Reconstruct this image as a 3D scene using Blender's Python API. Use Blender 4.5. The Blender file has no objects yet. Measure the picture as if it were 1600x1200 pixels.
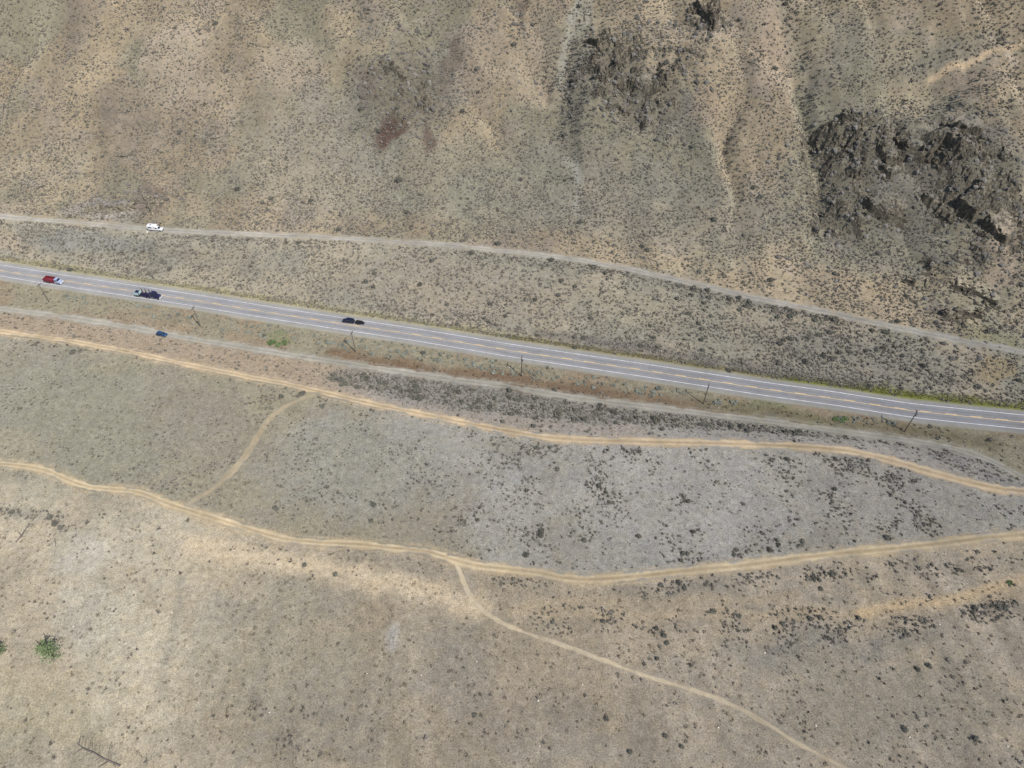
import bpy, bmesh, math
import numpy as np
from mathutils import Vector, Matrix

R = math.radians
rng = np.random.default_rng(7)
scene = bpy.context.scene
COL = scene.collection

# ---------------------------------------------------------------- camera, sky, sun, exposure
CAM_Z = 200.0
cam = bpy.data.objects.new('camera', bpy.data.cameras.new('camera'))
COL.objects.link(cam)
cam.location = (0, 0, CAM_Z)
cam.rotation_euler = (R(90 - 46.6), 0, 0)
cam.data.sensor_width = 36.0
cam.data.lens = 36.0 * 1109.0 / 1600.0
cam.data.clip_start = 1.0
cam.data.clip_end = 20000.0
scene.camera = cam

SUN_EL, SUN_AZ = 50.0, 139.0           # elevation; compass bearing of the sun (0 = +Y, clockwise)
world = bpy.data.worlds.new('World'); scene.world = world; world.use_nodes = True
wn = world.node_tree.nodes; wl = world.node_tree.links
for n in list(wn): wn.remove(n)
sky = wn.new('ShaderNodeTexSky'); sky.sky_type = 'NISHITA'; sky.sun_disc = False
sky.sun_elevation = R(SUN_EL); sky.sun_rotation = R(SUN_AZ); sky.air_density = 1.0; sky.dust_density = 1.5
bg = wn.new('ShaderNodeBackground'); bg.inputs['Strength'].default_value = 0.12
wo = wn.new('ShaderNodeOutputWorld')
wl.new(sky.outputs[0], bg.inputs[0]); wl.new(bg.outputs[0], wo.inputs[0])

sun = bpy.data.objects.new('sun', bpy.data.lights.new('sun', 'SUN'))
COL.objects.link(sun)
sun.data.energy = 4.0; sun.data.angle = R(0.5); sun.data.color = (1.0, 0.955, 0.88)
sdir = Vector((math.sin(R(SUN_AZ)) * math.cos(R(SUN_EL)), math.cos(R(SUN_AZ)) * math.cos(R(SUN_EL)), math.sin(R(SUN_EL))))
sun.rotation_euler = sdir.to_track_quat('Z', 'Y').to_euler()
sun.location = (120, -150, 300)
vs = scene.view_settings
vs.view_transform = 'Standard'; vs.look = 'None'; vs.gamma = 1.0; vs.exposure = 0.0; vs.use_curve_mapping = False

# ---------------------------------------------------------------- layout traced in image coordinates, cast onto assumed terrain, metres (x east, y north)
HIGHWAY = [(-232.81, 259.28), (-200.49, 251.85), (-169.33, 245.09), (-139.08, 238.53), (-109.53, 231.52), (-71.99, 223.12), (-39.65, 216.2), (0.0, 206.68), (50.36,
    195.98), (98.08, 185.32), (121.21, 180.84), (149.08, 174.56), (188.03, 168.94)]
GRAVEL = [(-246.1, 292.97), (-213.74, 289.02), (-181.67, 284.61), (-169.1, 283.18), (-150.45, 281.31), (-119.94, 279.34), (-89.73, 277.91), (-59.52, 275.21), (-29.58,
    272.04), (0.0, 267.44), (29.0, 262.05), (56.98, 253.54), (83.68, 243.55), (109.29, 234.0), (134.38, 226.47), (158.09, 217.61), (181.39, 210.25), (203.94, 203.13)]
GRAVEL_Z = ([-246.1, -150.4, -29.6, 83.7, 181.4], [7.5, 6.75, 5.75, 4.56, 3.31])
FRONTAGE = [(-220.01, 233.13), (-190.16, 227.73), (-160.74, 221.65), (-146.0, 217.7), (-131.52, 213.81), (-103.71, 207.74), (-76.69, 201.84), (-50.46, 196.45), (-24.9,
    191.21), (0.0, 186.77), (24.28, 181.12), (48.07, 177.22), (71.4, 173.4), (94.27, 169.65), (116.52, 165.38), (138.37, 161.49), (155.34, 157.97), (166.69, 152.82),
    (171.45, 148.63), (175.7, 143.73)]
TRACK_UPPER = [(-208.69, 214.32), (-180.45, 209.36), (-152.19, 202.68), (-124.39, 194.8), (-97.8, 187.9), (-84.92, 184.88), (-72.05, 180.91), (-56.97, 176.38), (-42.27,
    172.27), (-23.18, 167.33), (-4.58, 162.52), (11.33, 158.99), (22.59, 157.83), (45.07, 156.96), (67.49, 156.39), (89.78, 155.53), (107.39, 154.39), (120.16, 152.41),
    (131.96, 148.25), (143.16, 143.38), (154.3, 139.16), (163.78, 136.57), (169.9, 136.06)]
TRACK_LOWER = [(-174.51, 146.4), (-165.4, 145.59), (-156.94, 143.71), (-148.74, 139.75), (-139.98, 136.64), (-126.87, 135.62), (-121.22, 134.6), (-114.84, 131.34),
    (-103.18, 127.41), (-91.86, 123.81), (-80.72, 120.05), (-72.03, 117.28), (-59.77, 115.92), (-47.75, 115.47), (-35.64, 113.9), (-25.67, 113.0), (-19.59, 110.58), (-11.66,
    107.97), (0.0, 106.69), (7.72, 105.83), (15.34, 103.73), (24.89, 103.31), (38.44, 104.57), (54.15, 106.47), (69.96, 107.97), (86.15, 110.36), (102.46, 112.34), (118.8,
    113.9), (135.49, 115.92), (148.28, 117.74), (160.76, 118.66)]
GULLIES = [([(32.9, 306.7), (30.2, 321.1), (24.3, 340.9), (27.7, 350.1), (26.4, 369.5), (29.4, 385.7), (33.2, 405.3), (35.8, 418.6)], 3, 9), ([(98.0, 274.2), (105.0,
    287.6), (117.9, 298.4), (133.1, 305.1), (141.4, 316.8), (144.7, 329.4), (141.7, 348.2), (137.4, 364.7), (133.3, 384.8), (129.9, 398.6)], 2.5, 12), ([(145.3, 326.4),
    (164.0, 327.4), (187.3, 332.3), (210.1, 335.5), (238.8, 344.1), (266.8, 350.8)], 5, 10), ([(16.3, 351.1), (13.2, 367.5), (5.0, 388.2), (0.0, 409.2)], 4, 8), ([(-81.6,
    334.0), (-86.3, 354.3), (-94.5, 377.4), (-106.0, 394.5), (-114.5, 415.5)], 6, 12)]
SPURS = [(71.0, 358.5, 28, 40, 5), (185.2, 296.6, 30, 38, 5), (-46.6, 362.2, 30, 40, 7), (-186.9, 377.5, 36, 45, 6), (108.9, 369.7, 18, 40, 5), (-137.0, 395.3, 22, 50,
    4), (201.5, 235.2, 18, 22, 5)]
CRAGS = [(181.0, 286.1, 51.3, 34.4, -0.06, 1.0), (218.2, 269.5, 23.0, 21.4, -0.0, 1.0), (156.5, 312.5, 22.5, 15.6, -0.25, 0.95), (190.9, 252.7, 25.7, 17.9, -0.24, 0.9),
    (64.5, 353.5, 40.2, 29.0, -0.38, 1.0), (97.5, 383.5, 15.9, 11.1, -0.36, 0.9), (-53.4, 365.8, 29.5, 26.9, -0.65, 0.7), (200.3, 231.8, 26.9, 19.8, 0.62, 1.0), (43.2,
    383.3, 15.0, 9.7, -1.49, 0.5), (3.4, 398.5, 10.7, 9.7, -0.84, 0.4), (-187.8, 302.6, 22.4, 10.5, -0.11, 0.6), (-158.7, 344.4, 13.6, 6.9, -0.1, 0.35)]
PATH_FAINT = [(-72.7, 180.6), (-75.2, 178.6), (-82.7, 174.5), (-87.9, 167.0), (-90.3, 158.1), (-91.8, 150.9), (-94.2, 143.8), (-97.0, 138.5), (-101.1, 134.2), (-104.6,
    130.6), (-106.5, 128.6)]
PATH_FOOT = [(-17.2, 109.5), (-16.1, 106.7), (-13.2, 99.4), (-9.3, 93.9), (-1.8, 88.9), (7.2, 85.6), (17.8, 81.9), (26.3, 78.3), (36.4, 74.7), (46.3, 71.5), (55.8,
    68.1), (63.3, 64.0), (71.6, 58.0), (79.9, 53.3), (85.2, 50.0), (93.4, 46.8)]
POLES = [(-200.9, 237.6), (-130.3, 221.6), (-63.0, 206.0), (3.7, 192.5), (72.0, 178.1), (142.5, 164.5)]
VEH = [(-204.2, 250.5), (-158.4, 240.5), (-67.0, 223.7), (-144.4, 216.1), (-167.5, 282.2)]
TREES = [(-126.3, 79.8), (-141.9, 80.5)]
LOGS = [(-97.4, 52.1), (-110.4, 57.3), (-154.2, 115.8), (-152.9, 122.4), (-141.6, 115.1), (-143.8, 118.3)]
STONES = [(-171.2, 280.6), (-107.8, 83.6), (-123.2, 89.9), (-124.4, 88.4), (-98.0, 92.8), (-193.8, 199.7), (60.3, 207.1), (55.9, 206.6), (63.7, 178.5), (77.4, 176.2),
    (-9.7, 78.5), (-39.3, 75.0), (-24.6, 74.6), (-63.2, 64.9), (96.1, 89.0), (122.0, 89.3), (53.1, 61.3), (125.2, 56.7), (91.7, 200.7), (-137.9, 222.9), (-1.0, 197.2),
    (-158.7, 224.9), (6.9, 68.0), (18.9, 72.2), (69.9, 80.9), (7.0, 56.8), (78.3, 61.7), (101.5, 59.0), (-145.9, 221.3)]
GREENS = [(-98.1, 211.5), (-95.0, 210.4), (-92.8, 211.4), (119.4, 170.4), (121.6, 169.9), (123.3, 170.8), (148.3, 102.2)]
SNAGPT = [(-161.0, 253.8)]
LEDGES = [([(159.0, 284.2), (162.6, 277.8), (168.9, 273.1), (179.6, 272.7)], 2.6, 3.6), ([(197.9, 277.7), (201.3, 271.1), (204.2, 267.6)], 4.2, 5.2), ([(205.6, 266.1),
    (208.7, 261.5), (214.0, 254.6)], 3.0, 4.0), ([(167.9, 302.6), (170.6, 295.8), (179.6, 295.7)], 2.4, 3.4), ([(178.0, 310.9), (181.0, 302.8)], 2.2, 3.2), ([(144.3, 314.1),
    (147.0, 316.6)], 2.0, 3.2), ([(154.0, 321.7), (158.7, 317.0)], 2.2, 3.0), ([(167.6, 295.2), (172.8, 289.0)], 2.4, 3.2), ([(188.6, 295.0), (191.4, 299.0), (195.1, 300.6),
    (200.0, 290.4)], 3.6, 4.6), ([(197.8, 310.3), (200.4, 303.6), (212.6, 298.6)], 2.8, 3.6), ([(185.2, 282.8), (188.3, 277.6)], 2.4, 3.2), ([(190.4, 276.9), (195.6,
    271.5)], 2.0, 3.0), ([(157.4, 293.5), (162.4, 296.5)], 2.0, 2.8), ([(170.8, 245.1), (174.3, 242.6)], 1.8, 2.4), ([(182.6, 253.6), (182.0, 246.7)], 2.0, 2.6), ([(187.7,
    240.1), (195.7, 235.1), (203.6, 227.1)], 2.4, 2.8), ([(177.7, 221.7), (187.9, 224.0), (195.9, 220.9)], 2.4, 2.8), ([(92.5, 390.3), (96.6, 380.6), (100.0, 369.8)], 3.0,
    4.4), ([(101.6, 385.7), (99.7, 371.9)], 2.4, 3.8), ([(73.3, 357.4), (73.5, 342.9)], 2.0, 3.2), ([(51.2, 363.8), (54.8, 358.8)], 2.0, 2.6), ([(38.0, 383.4), (43.9,
    373.5), (48.0, 382.7)], 2.2, 2.8), ([(59.1, 352.9), (61.0, 347.9)], 1.8, 2.4), ([(53.1, 338.5), (58.4, 338.5)], 1.8, 2.2), ([(40.7, 363.8), (43.5, 370.5)], 1.8, 2.4),
    ([(-207.4, 295.7), (-198.6, 297.7), (-189.3, 297.4), (-182.5, 300.8)], 2.6, 3.0), ([(-182.2, 307.1), (-174.3, 295.6), (-170.3, 304.0)], 3.0, 3.6), ([(-163.9, 340.8),
    (-155.6, 338.9), (-149.3, 341.1)], 2.0, 2.0), ([(-205.1, 331.9), (-198.2, 333.9), (-194.5, 337.9)], 2.0, 1.8)]
BLOBS = [(-3.2, 310.9, 83.1, 28.1, -7.2, (156, 154, 140), 0.6), (75.7, 290.0, 64.7, 23.5, -9.9, (160, 155, 143), 0.5), (-103.9, 330.1, 47.3, 36.1, -48.6, (165, 161,
    148), 0.5), (63.2, 346.7, 38.1, 13.6, -37.8, (150, 146, 136), 0.7), (187.7, 289.6, 45.0, 27.5, 8.3, (141, 137, 127), 0.75), (-52.6, 360.4, 30.3, 23.9, 30.5, (147, 144,
    134), 0.6), (130.6, 360.9, 28.4, 11.6, 81.7, (194, 176, 155), 0.7), (82.0, 357.2, 21.8, 15.4, -25.6, (191, 175, 151), 0.6), (61.3, 372.1, 22.4, 9.6, 25.7, (173, 162,
    145), 0.5), (96.1, 332.9, 11.1, 8.6, 7.6, (192, 173, 151), 0.6), (13.5, 376.2, 24.2, 15.0, 80.4, (182, 169, 149), 0.6), (-118.8, 384.5, 20.2, 15.4, 37.0, (186, 173,
    154), 0.5), (-179.9, 384.3, 29.3, 19.8, -66.6, (186, 172, 154), 0.6), (-13.3, 382.2, 19.7, 13.1, 83.0, (178, 164, 147), 0.5), (-150.3, 363.7, 15.2, 10.1, -87.4, (187,
    174, 156), 0.4), (-242.3, 331.6, 28.2, 9.7, 2.4, (179, 169, 148), 0.5), (212.9, 250.8, 18.2, 8.6, 68.6, (196, 177, 158), 0.6), (207.7, 337.0, 27.1, 7.3, -11.9, (174,
    161, 144), 0.5), (178.8, 355.9, 30.8, 11.5, -29.9, (170, 164, 146), 0.5), (213.4, 345.2, 41.4, 5.6, 10.0, (161, 158, 139), 0.5), (-61.6, 344.0, 9.6, 6.3, 46.8, (104, 81,
    75), 0.9), (-41.6, 338.7, 7.2, 3.9, -87.4, (113, 94, 87), 0.7), (-75.6, 365.7, 10.4, 4.5, -81.5, (126, 112, 104), 0.6), (-32.8, 373.5, 15.1, 4.3, 73.3, (125, 111, 102),
    0.6), (5.1, 407.4, 7.1, 4.7, -79.0, (122, 108, 101), 0.6), (34.1, 403.6, 15.2, 5.4, -89.8, (180, 177, 162), 0.7), (32.2, 316.5, 5.4, 2.4, -85.4, (173, 172, 167), 0.7),
    (234.9, 348.7, 12.8, 2.0, -24.7, (216, 200, 180), 0.8), (-198.0, 296.4, 19.1, 7.9, -5.7, (173, 169, 164), 0.7), (-176.3, 305.1, 11.7, 7.0, -60.9, (133, 119, 111), 0.7),
    (-242.8, 299.4, 13.5, 5.4, -9.4, (177, 165, 146), 0.6), (-199.9, 275.4, 34.9, 6.7, -7.6, (154, 155, 149), 0.8), (-234.9, 277.2, 13.3, 4.1, -7.6, (185, 170, 149), 0.6),
    (-28.1, 245.1, 46.8, 15.5, -15.2, (169, 159, 145), 0.5), (54.2, 229.3, 24.1, 12.3, -16.9, (179, 171, 150), 0.6), (135.4, 202.1, 38.5, 12.5, -13.9, (160, 154, 143), 0.6),
    (190.7, 196.3, 12.0, 6.6, 3.7, (173, 156, 122), 0.7), (193.1, 214.0, 11.6, 5.0, -18.8, (150, 149, 117), 0.6), (-155.4, 168.4, 55.6, 28.6, -25.8, (151, 150, 136), 0.75),
    (-108.0, 165.1, 29.4, 19.5, -28.5, (152, 146, 133), 0.6), (-175.2, 156.5, 14.5, 8.3, -16.6, (171, 161, 140), 0.4), (-52.7, 148.2, 31.3, 24.6, -14.4, (159, 159, 153),
    0.6), (53.0, 135.2, 34.0, 25.7, 9.4, (178, 175, 170), 0.7), (-2.2, 142.9, 10.8, 7.7, -5.2, (169, 168, 164), 0.6), (124.6, 140.3, 33.2, 22.0, 1.7, (172, 166, 159), 0.6),
    (76.7, 120.1, 19.3, 7.1, 11.2, (177, 174, 170), 0.5), (-119.3, 115.4, 26.5, 12.3, -6.7, (201, 194, 176), 0.45), (-131.1, 110.7, 11.1, 7.0, -25.6, (195, 193, 188), 0.35),
    (-122.2, 94.0, 13.0, 8.6, -33.1, (187, 187, 182), 0.35), (-103.9, 79.1, 23.0, 15.2, -47.0, (203, 196, 176), 0.45), (-123.3, 64.0, 20.9, 10.7, -10.6, (181, 174, 151),
    0.5), (-65.9, 82.7, 22.1, 17.4, -22.7, (163, 158, 143), 0.5), (-33.8, 85.4, 4.9, 2.5, -89.7, (185, 183, 180), 0.7), (-13.9, 75.6, 12.2, 9.0, -3.6, (155, 150, 142), 0.4),
    (-86.6, 92.2, 8.6, 5.1, -62.2, (170, 166, 155), 0.4), (33.3, 92.6, 22.6, 3.1, 5.3, (177, 165, 143), 0.5), (101.8, 93.3, 42.7, 3.1, 5.9, (179, 166, 145), 0.45), (89.2,
    82.8, 33.2, 3.7, 4.7, (151, 150, 142), 0.5), (56.5, 98.3, 37.4, 2.5, 2.4, (149, 145, 137), 0.5), (0.0, 63.9, 20.0, 9.9, -0.3, (160, 151, 140), 0.4), (101.0, 67.1, 34.7,
    12.8, 4.3, (160, 155, 141), 0.45), (20.9, 54.8, 19.2, 4.4, -0.2, (173, 165, 152), 0.4), (-131.1, 83.5, 5.5, 3.6, -35.4, (171, 166, 147), 0.4), (-105.4, 57.0, 6.7, 3.0,
    -6.6, (162, 156, 137), 0.3), (4.9, 186.8, 64.5, 3.3, -11.6, (131, 114, 98), 0.8), (-96.9, 211.9, 8.3, 2.9, -11.3, (128, 140, 104), 0.6), (106.6, 172.0, 24.9, 3.0, -11.2,
    (141, 143, 109), 0.7)]
STREAKS = [([(-112.3, 104.4), (-110.5, 92.2), (-106.7, 77.4), (-107.0, 67.2)], 2.5, (201, 193, 174), 0.5), ([(-69.1, 96.1), (-69.0, 84.5), (-67.3, 70.4)], 1.6, (154,
    151, 139), 0.4), ([(-84.3, 84.6), (-82.1, 70.4), (-81.8, 59.3)], 1.6, (194, 185, 166), 0.4), ([(-35.9, 84.5), (-36.3, 73.9), (-37.2, 62.4)], 1.4, (185, 176, 158), 0.4),
    ([(8.5, 70.4), (5.7, 60.7), (4.8, 51.8)], 1.6, (181, 172, 155), 0.4), ([(35.8, 408.7), (30.6, 401.8), (29.8, 393.6), (26.9, 381.2), (24.0, 368.0)], 1.8, (193, 190, 174),
    0.75), ([(-99.5, 115.5), (-78.5, 111.3), (-58.1, 107.6), (-38.2, 102.7), (-22.6, 98.3), (-10.2, 94.3)], 3.6, (217, 201, 174), 0.85), ([(-237.3, 268.0), (-172.4, 253.2),
    (-111.6, 239.8), (-54.1, 226.3), (0.0, 215.6)], 2.6, (174, 168, 133), 0.7), ([(0.0, 214.5), (51.3, 203.2), (88.1, 195.4), (111.6, 189.6)], 1.8, (146, 139, 99), 0.8),
    ([(106.9, 190.7), (146.6, 183.5), (169.0, 179.0), (202.4, 173.6)], 3.4, (135, 139, 67), 0.95), ([(10.6, 217.2), (52.0, 208.5), (96.3, 197.7), (136.4, 189.0)], 2.6, (128,
    123, 118), 0.7), ([(-72.2, 205.3), (-40.5, 198.2), (0.0, 190.6), (36.7, 183.7), (69.7, 177.2)], 3.2, (133, 113, 93), 0.9), ([(72.1, 177.2), (106.5, 171.4), (140.1,
    166.0), (172.1, 159.8)], 3.0, (126, 119, 98), 0.8), ([(-225.6, 244.6), (-179.3, 234.7), (-135.0, 224.7), (-100.8, 217.6)], 3.0, (154, 148, 128), 0.6), ([(-67.3, 181.0),
    (-35.3, 172.7), (0.0, 166.3), (45.7, 161.5)], 3.0, (173, 161, 148), 0.5), ([(25.6, 325.2), (31.7, 318.3), (33.0, 312.6), (30.7, 294.5)], 1.6, (178, 175, 165), 0.7),
    ([(113.3, 296.1), (107.2, 289.4), (99.8, 281.1), (97.1, 273.0)], 1.2, (190, 180, 158), 0.7), ([(135.0, 382.8), (140.9, 365.1), (144.8, 341.4), (146.1, 326.0)], 2.5,
    (183, 177, 156), 0.5), ([(146.2, 366.9), (152.4, 350.0), (158.4, 331.7)], 1.5, (187, 179, 156), 0.5), ([(0.0, 93.2), (36.9, 92.2), (73.8, 92.6), (98.2, 93.4), (121.0,
    94.7), (150.9, 99.2)], 1.8, (193, 177, 151), 0.75), ([(100.0, 93.4), (125.3, 96.0), (153.0, 103.4)], 1.4, (217, 194, 157), 0.75), ([(199.4, 339.0), (213.6, 342.3),
    (229.1, 347.8), (243.2, 350.4), (258.3, 351.1)], 1.1, (230, 207, 174), 0.9), ([(3.7, 96.3), (28.1, 96.5), (56.1, 96.6), (84.6, 98.2)], 1.4, (189, 174, 149), 0.65),
    ([(-98.5, 103.3), (-96.1, 90.3), (-94.9, 77.4), (-93.3, 68.9)], 1.2, (165, 160, 148), 0.6), ([(-45.9, 91.1), (-49.4, 84.6), (-48.3, 73.8)], 1.0, (181, 171, 153), 0.4),
    ([(-80.2, 82.7), (-78.5, 73.8)], 1.2, (194, 185, 167), 0.5), ([(67.0, 65.5), (71.9, 59.2)], 1.0, (161, 155, 146), 0.3)]
BRUSH = [(-24.7, 188.4, 35.4, 5.8, -11.7, 0.42, 0.95), (24.2, 179.2, 38.5, 5.4, -10.1, 0.42, 0.95), (75.6, 170.6, 27.7, 3.5, -8.6, 0.4, 0.9), (104.8, 165.3, 27.1, 2.6,
    -7.6, 0.25, 0.9), (155.2, 148.8, 11.4, 4.7, -54.2, 0.25, 1), (115.1, 299.0, 51.9, 26.9, 3.5, 0.07, 1), (60.7, 290.6, 65.7, 19.9, -6.0, 0.05, 1), (63.6, 341.8, 44.5,
    13.3, -36.1, 0.1, 1), (-52.6, 358.1, 26.3, 16.5, 0.9, 0.12, 1.05), (26.9, 378.5, 32.1, 9.0, -79.4, 0.16, 1.1), (114.2, 363.9, 32.2, 9.4, 82.0, 0.1, 1), (185.6, 292.9,
    54.1, 24.9, 26.5, 0.1, 1), (0.0, 296.8, 62.2, 13.9, -6.6, 0.06, 1), (17.3, 258.7, 49.0, 4.3, -10.1, 0.22, 1.1), (95.6, 233.9, 39.5, 4.1, -17.9, 0.22, 1.1), (140.4,
    201.9, 42.8, 13.4, -15.2, 0.06, 1.1), (92.4, 216.5, 25.7, 16.8, -8.6, 0.06, 1), (-152.3, 264.6, 44.1, 7.8, -11.9, 0.18, 1.1), (-223.4, 282.2, 16.3, 4.3, -9.4, 0.2, 1),
    (-109.6, 257.5, 46.3, 9.7, -12.9, 0.07, 0.9), (-49.7, 234.6, 62.9, 4.6, -12.1, 0.1, 1), (64.6, 206.3, 50.6, 3.2, -13.3, 0.14, 1), (-139.9, 276.1, 18.2, 2.5, -4.2, 0.3,
    1), (20.4, 401.9, 13.9, 7.4, 12.1, 0.1, 1), (-125.7, 415.6, 13.6, 7.7, 26.8, 0.1, 1), (0.0, 403.5, 27.7, 8.5, 77.6, 0.12, 1), (-202.0, 358.1, 20.1, 3.6, 0.2, 0.15, 0.8),
    (-165.7, 314.6, 52.8, 16.6, -10.9, 0.03, 1), (-30.1, 140.4, 36.6, 15.6, -4.6, 0.03, 0.8), (17.5, 145.7, 19.5, 9.8, -8.8, 0.11, 1), (29.7, 135.3, 8.4, 5.2, -27.4, 0.12,
    1), (42.0, 116.8, 5.0, 3.3, 2.4, 0.2, 1.1), (12.0, 118.0, 14.1, 4.5, 6.9, 0.06, 1), (42.5, 154.1, 5.6, 3.3, 3.4, 0.1, 1.1), (60.0, 139.2, 9.1, 7.4, 27.8, 0.09, 1.1),
    (78.1, 143.2, 5.8, 4.8, 38.8, 0.18, 1.1), (77.2, 130.1, 4.0, 2.7, 57.8, 0.25, 1.1), (105.6, 140.7, 12.9, 10.3, 13.8, 0.12, 1.05), (122.8, 135.1, 17.9, 14.2, 0.8, 0.12,
    1), (116.7, 148.6, 12.6, 4.1, -7.1, 0.12, 1), (129.4, 120.3, 8.4, 4.7, 11.9, 0.1, 1), (86.8, 120.1, 12.3, 6.0, 5.6, 0.09, 1.1), (56.9, 111.0, 19.9, 2.1, 5.5, 0.1, 1.2),
    (156.7, 127.1, 8.8, 3.8, 9.1, 0.05, 1), (39.3, 111.1, 3.9, 1.8, 0.1, 0.2, 1.1), (155.0, 157.1, 14.2, 4.6, -20.3, 0.12, 0.9), (124.1, 106.9, 32.4, 3.0, 5.7, 0.228, 1),
    (76.8, 104.5, 29.0, 3.0, 3.7, 0.152, 1), (-39.0, 108.8, 29.6, 3.1, -4.8, 0.06, 0.8), (5.7, 103.5, 11.5, 2.9, 0.0, 0.228, 0.9), (18.4, 90.5, 12.9, 4.8, 1.7, 0.266, 1),
    (41.7, 100.4, 11.4, 2.0, 0.1, 0.228, 1), (64.0, 90.2, 28.3, 3.4, 4.7, 0.266, 1), (96.1, 87.5, 29.7, 3.3, 4.2, 0.228, 1), (140.7, 93.3, 11.6, 2.6, 8.7, 0.38, 1.1), (71.5,
    83.7, 21.4, 1.8, -0.2, 0.152, 1), (-155.6, 126.8, 11.0, 1.8, -8.9, 0.35, 1), (-134.9, 121.8, 6.7, 2.1, -13.7, 0.25, 1), (-67.0, 153.9, 17.8, 7.2, -1.3, 0.05, 0.8),
    (-83.9, 116.6, 10.0, 3.6, -1.8, 0.2, 0.7), (-120.2, 123.4, 5.2, 3.4, -13.8, 0.2, 0.6), (-167.1, 142.4, 5.5, 2.1, -4.9, 0.3, 0.8), (-48.4, 64.7, 10.1, 2.2, -5.2, 0.15,
    1), (-66.9, 65.5, 3.5, 1.6, -6.3, 0.15, 1), (-56.5, 56.2, 9.9, 2.9, -9.3, 0.1, 1), (-12.0, 72.9, 7.8, 4.1, -2.0, 0.06, 1), (-70.3, 65.5, 4.6, 2.1, 18.9, 0.2, 0.9),
    (90.5, 60.8, 20.2, 6.1, 2.7, 0.02, 0.9), (115.7, 62.3, 10.3, 5.9, 12.1, 0.03, 1), (-167.1, 153.6, 44.1, 22.6, -6.9, -0.03, 0.7), (-142.9, 178.0, 53.3, 17.9, -14.9,
    -0.05, 0.6), (-35.9, 84.5, 54.1, 18.6, -1.6, -0.03, 0.8), (54.2, 229.3, 18.8, 8.8, -16.8, -0.05, 1), (130.6, 360.9, 25.2, 9.9, 81.9, -0.06, 1), (82.1, 359.9, 18.7, 11.8,
    -3.0, -0.05, 1), (212.9, 250.8, 12.8, 8.1, 55.5, -0.05, 1)]
BANDS = [([(38.1, 402.8), (35.3, 387.5), (34.4, 363.9), (35.2, 343.5), (25.9, 337.6)], [4, 6, 9, 9, 6], 0.3), ([(137.4, 382.4), (143.7, 363.9), (146.0, 339.6), (146.1,
    326.0)], [3, 3.5, 3, 2], 0.12), ([(181.4, 341.3), (198.6, 344.9), (219.9, 350.3), (243.0, 355.0)], [3, 4, 4, 4], 0.34), ([(-83.5, 413.1), (-68.5, 402.6), (-54.9,
    407.4)], [4, 5, 4], 0.3), ([(-80.7, 378.4), (-81.6, 365.3), (-75.9, 355.8)], [4, 5, 4], 0.3), ([(0.0, 411.8), (4.1, 396.8), (7.4, 386.6)], [3, 3.5, 2], 0.34), ([(-68.3,
    191.4), (-44.2, 186.5), (-24.2, 181.1), (0.0, 177.1), (23.8, 173.7), (47.2, 171.1), (70.4, 168.4), (104.5, 164.2), (122.4, 162.0)], [4, 6.5, 7.5, 7, 6.5, 5, 4, 3, 2],
    1.0), ([(20.2, 260.6), (42.9, 255.2), (62.1, 249.1), (85.8, 240.1), (108.5, 230.7), (133.3, 222.9), (156.7, 213.8)], [1.5, 2.5, 2.5, 2.5, 2.5, 2, 2], 0.4), ([(-158.1,
    277.1), (-140.1, 276.7), (-118.7, 274.5), (-94.7, 272.8)], [1, 1.6, 1.6, 1], 0.4), ([(-71.1, 238.7), (-55.3, 234.6), (-27.2, 227.5), (0.0, 221.1), (26.4, 214.6)], [0.8,
    1.2, 1.2, 1, 1], 0.4), ([(-165.2, 127.8), (-155.5, 126.6), (-145.6, 125.2), (-141.1, 119.9)], [1.5, 2, 2, 1.2], 0.5), ([(132.8, 158.9), (145.8, 157.0), (158.0, 153.6),
    (168.1, 146.8), (172.0, 142.2)], [1, 1.5, 2, 2, 1.5], 0.35)]

# ---------------------------------------------------------------- terrain model
def smooth(a, b, x):
    t = np.clip((x - a) / (b - a), 0, 1)
    return t * t * (3 - 2 * t)

def _hash(ix, iy, seed):
    n = (ix.astype(np.int64) * 374761393 + iy.astype(np.int64) * 668265263 + seed * 1442695041) & 0xFFFFFFFF
    n = ((n ^ (n >> 13)) * 1274126177) & 0xFFFFFFFF
    n = n ^ (n >> 16)
    return (n & 0xFFFFFF) / float(0xFFFFFF)

def vnoise(x, y, seed=0):
    ix = np.floor(x); iy = np.floor(y)
    fx = x - ix; fy = y - iy
    fx = fx * fx * fx * (fx * (fx * 6 - 15) + 10); fy = fy * fy * fy * (fy * (fy * 6 - 15) + 10)
    a = _hash(ix, iy, seed); b = _hash(ix + 1, iy, seed)
    c = _hash(ix, iy + 1, seed); d = _hash(ix + 1, iy + 1, seed)
    return (a + (b - a) * fx) * (1 - fy) + (c + (d - c) * fx) * fy      # 0..1

def fbm(x, y, scale, octaves=4, seed=0, gain=0.5):
    s = 0; amp = 1; tot = 0
    x = x / scale; y = y / scale
    for o in range(octaves):
        s = s + amp * vnoise(x, y, seed + 17 * o); tot += amp
        c, q = 0.8 * 2.03, 0.6 * 2.03
        x, y = c * x - q * y + 3.1, q * x + c * y + 7.7
        amp *= gain
    return s / tot

def line_y(tr, x):
    """y of a traced line at x, carried on straight past its ends"""
    t = np.asarray(tr, float); t = t[np.argsort(t[:, 0])]
    y = np.interp(x, t[:, 0], t[:, 1])
    k0 = (t[3, 1] - t[0, 1]) / (t[3, 0] - t[0, 0]); k1 = (t[-1, 1] - t[-4, 1]) / (t[-1, 0] - t[-4, 0])
    y = y + np.where(x < t[0, 0], k0 * (np.maximum(x, t[0, 0] - 500) - t[0, 0]), 0)
    y = y + np.where(x > t[-1, 0], k1 * (np.minimum(x, t[-1, 0] + 500) - t[-1, 0]), 0)
    return y

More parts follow.
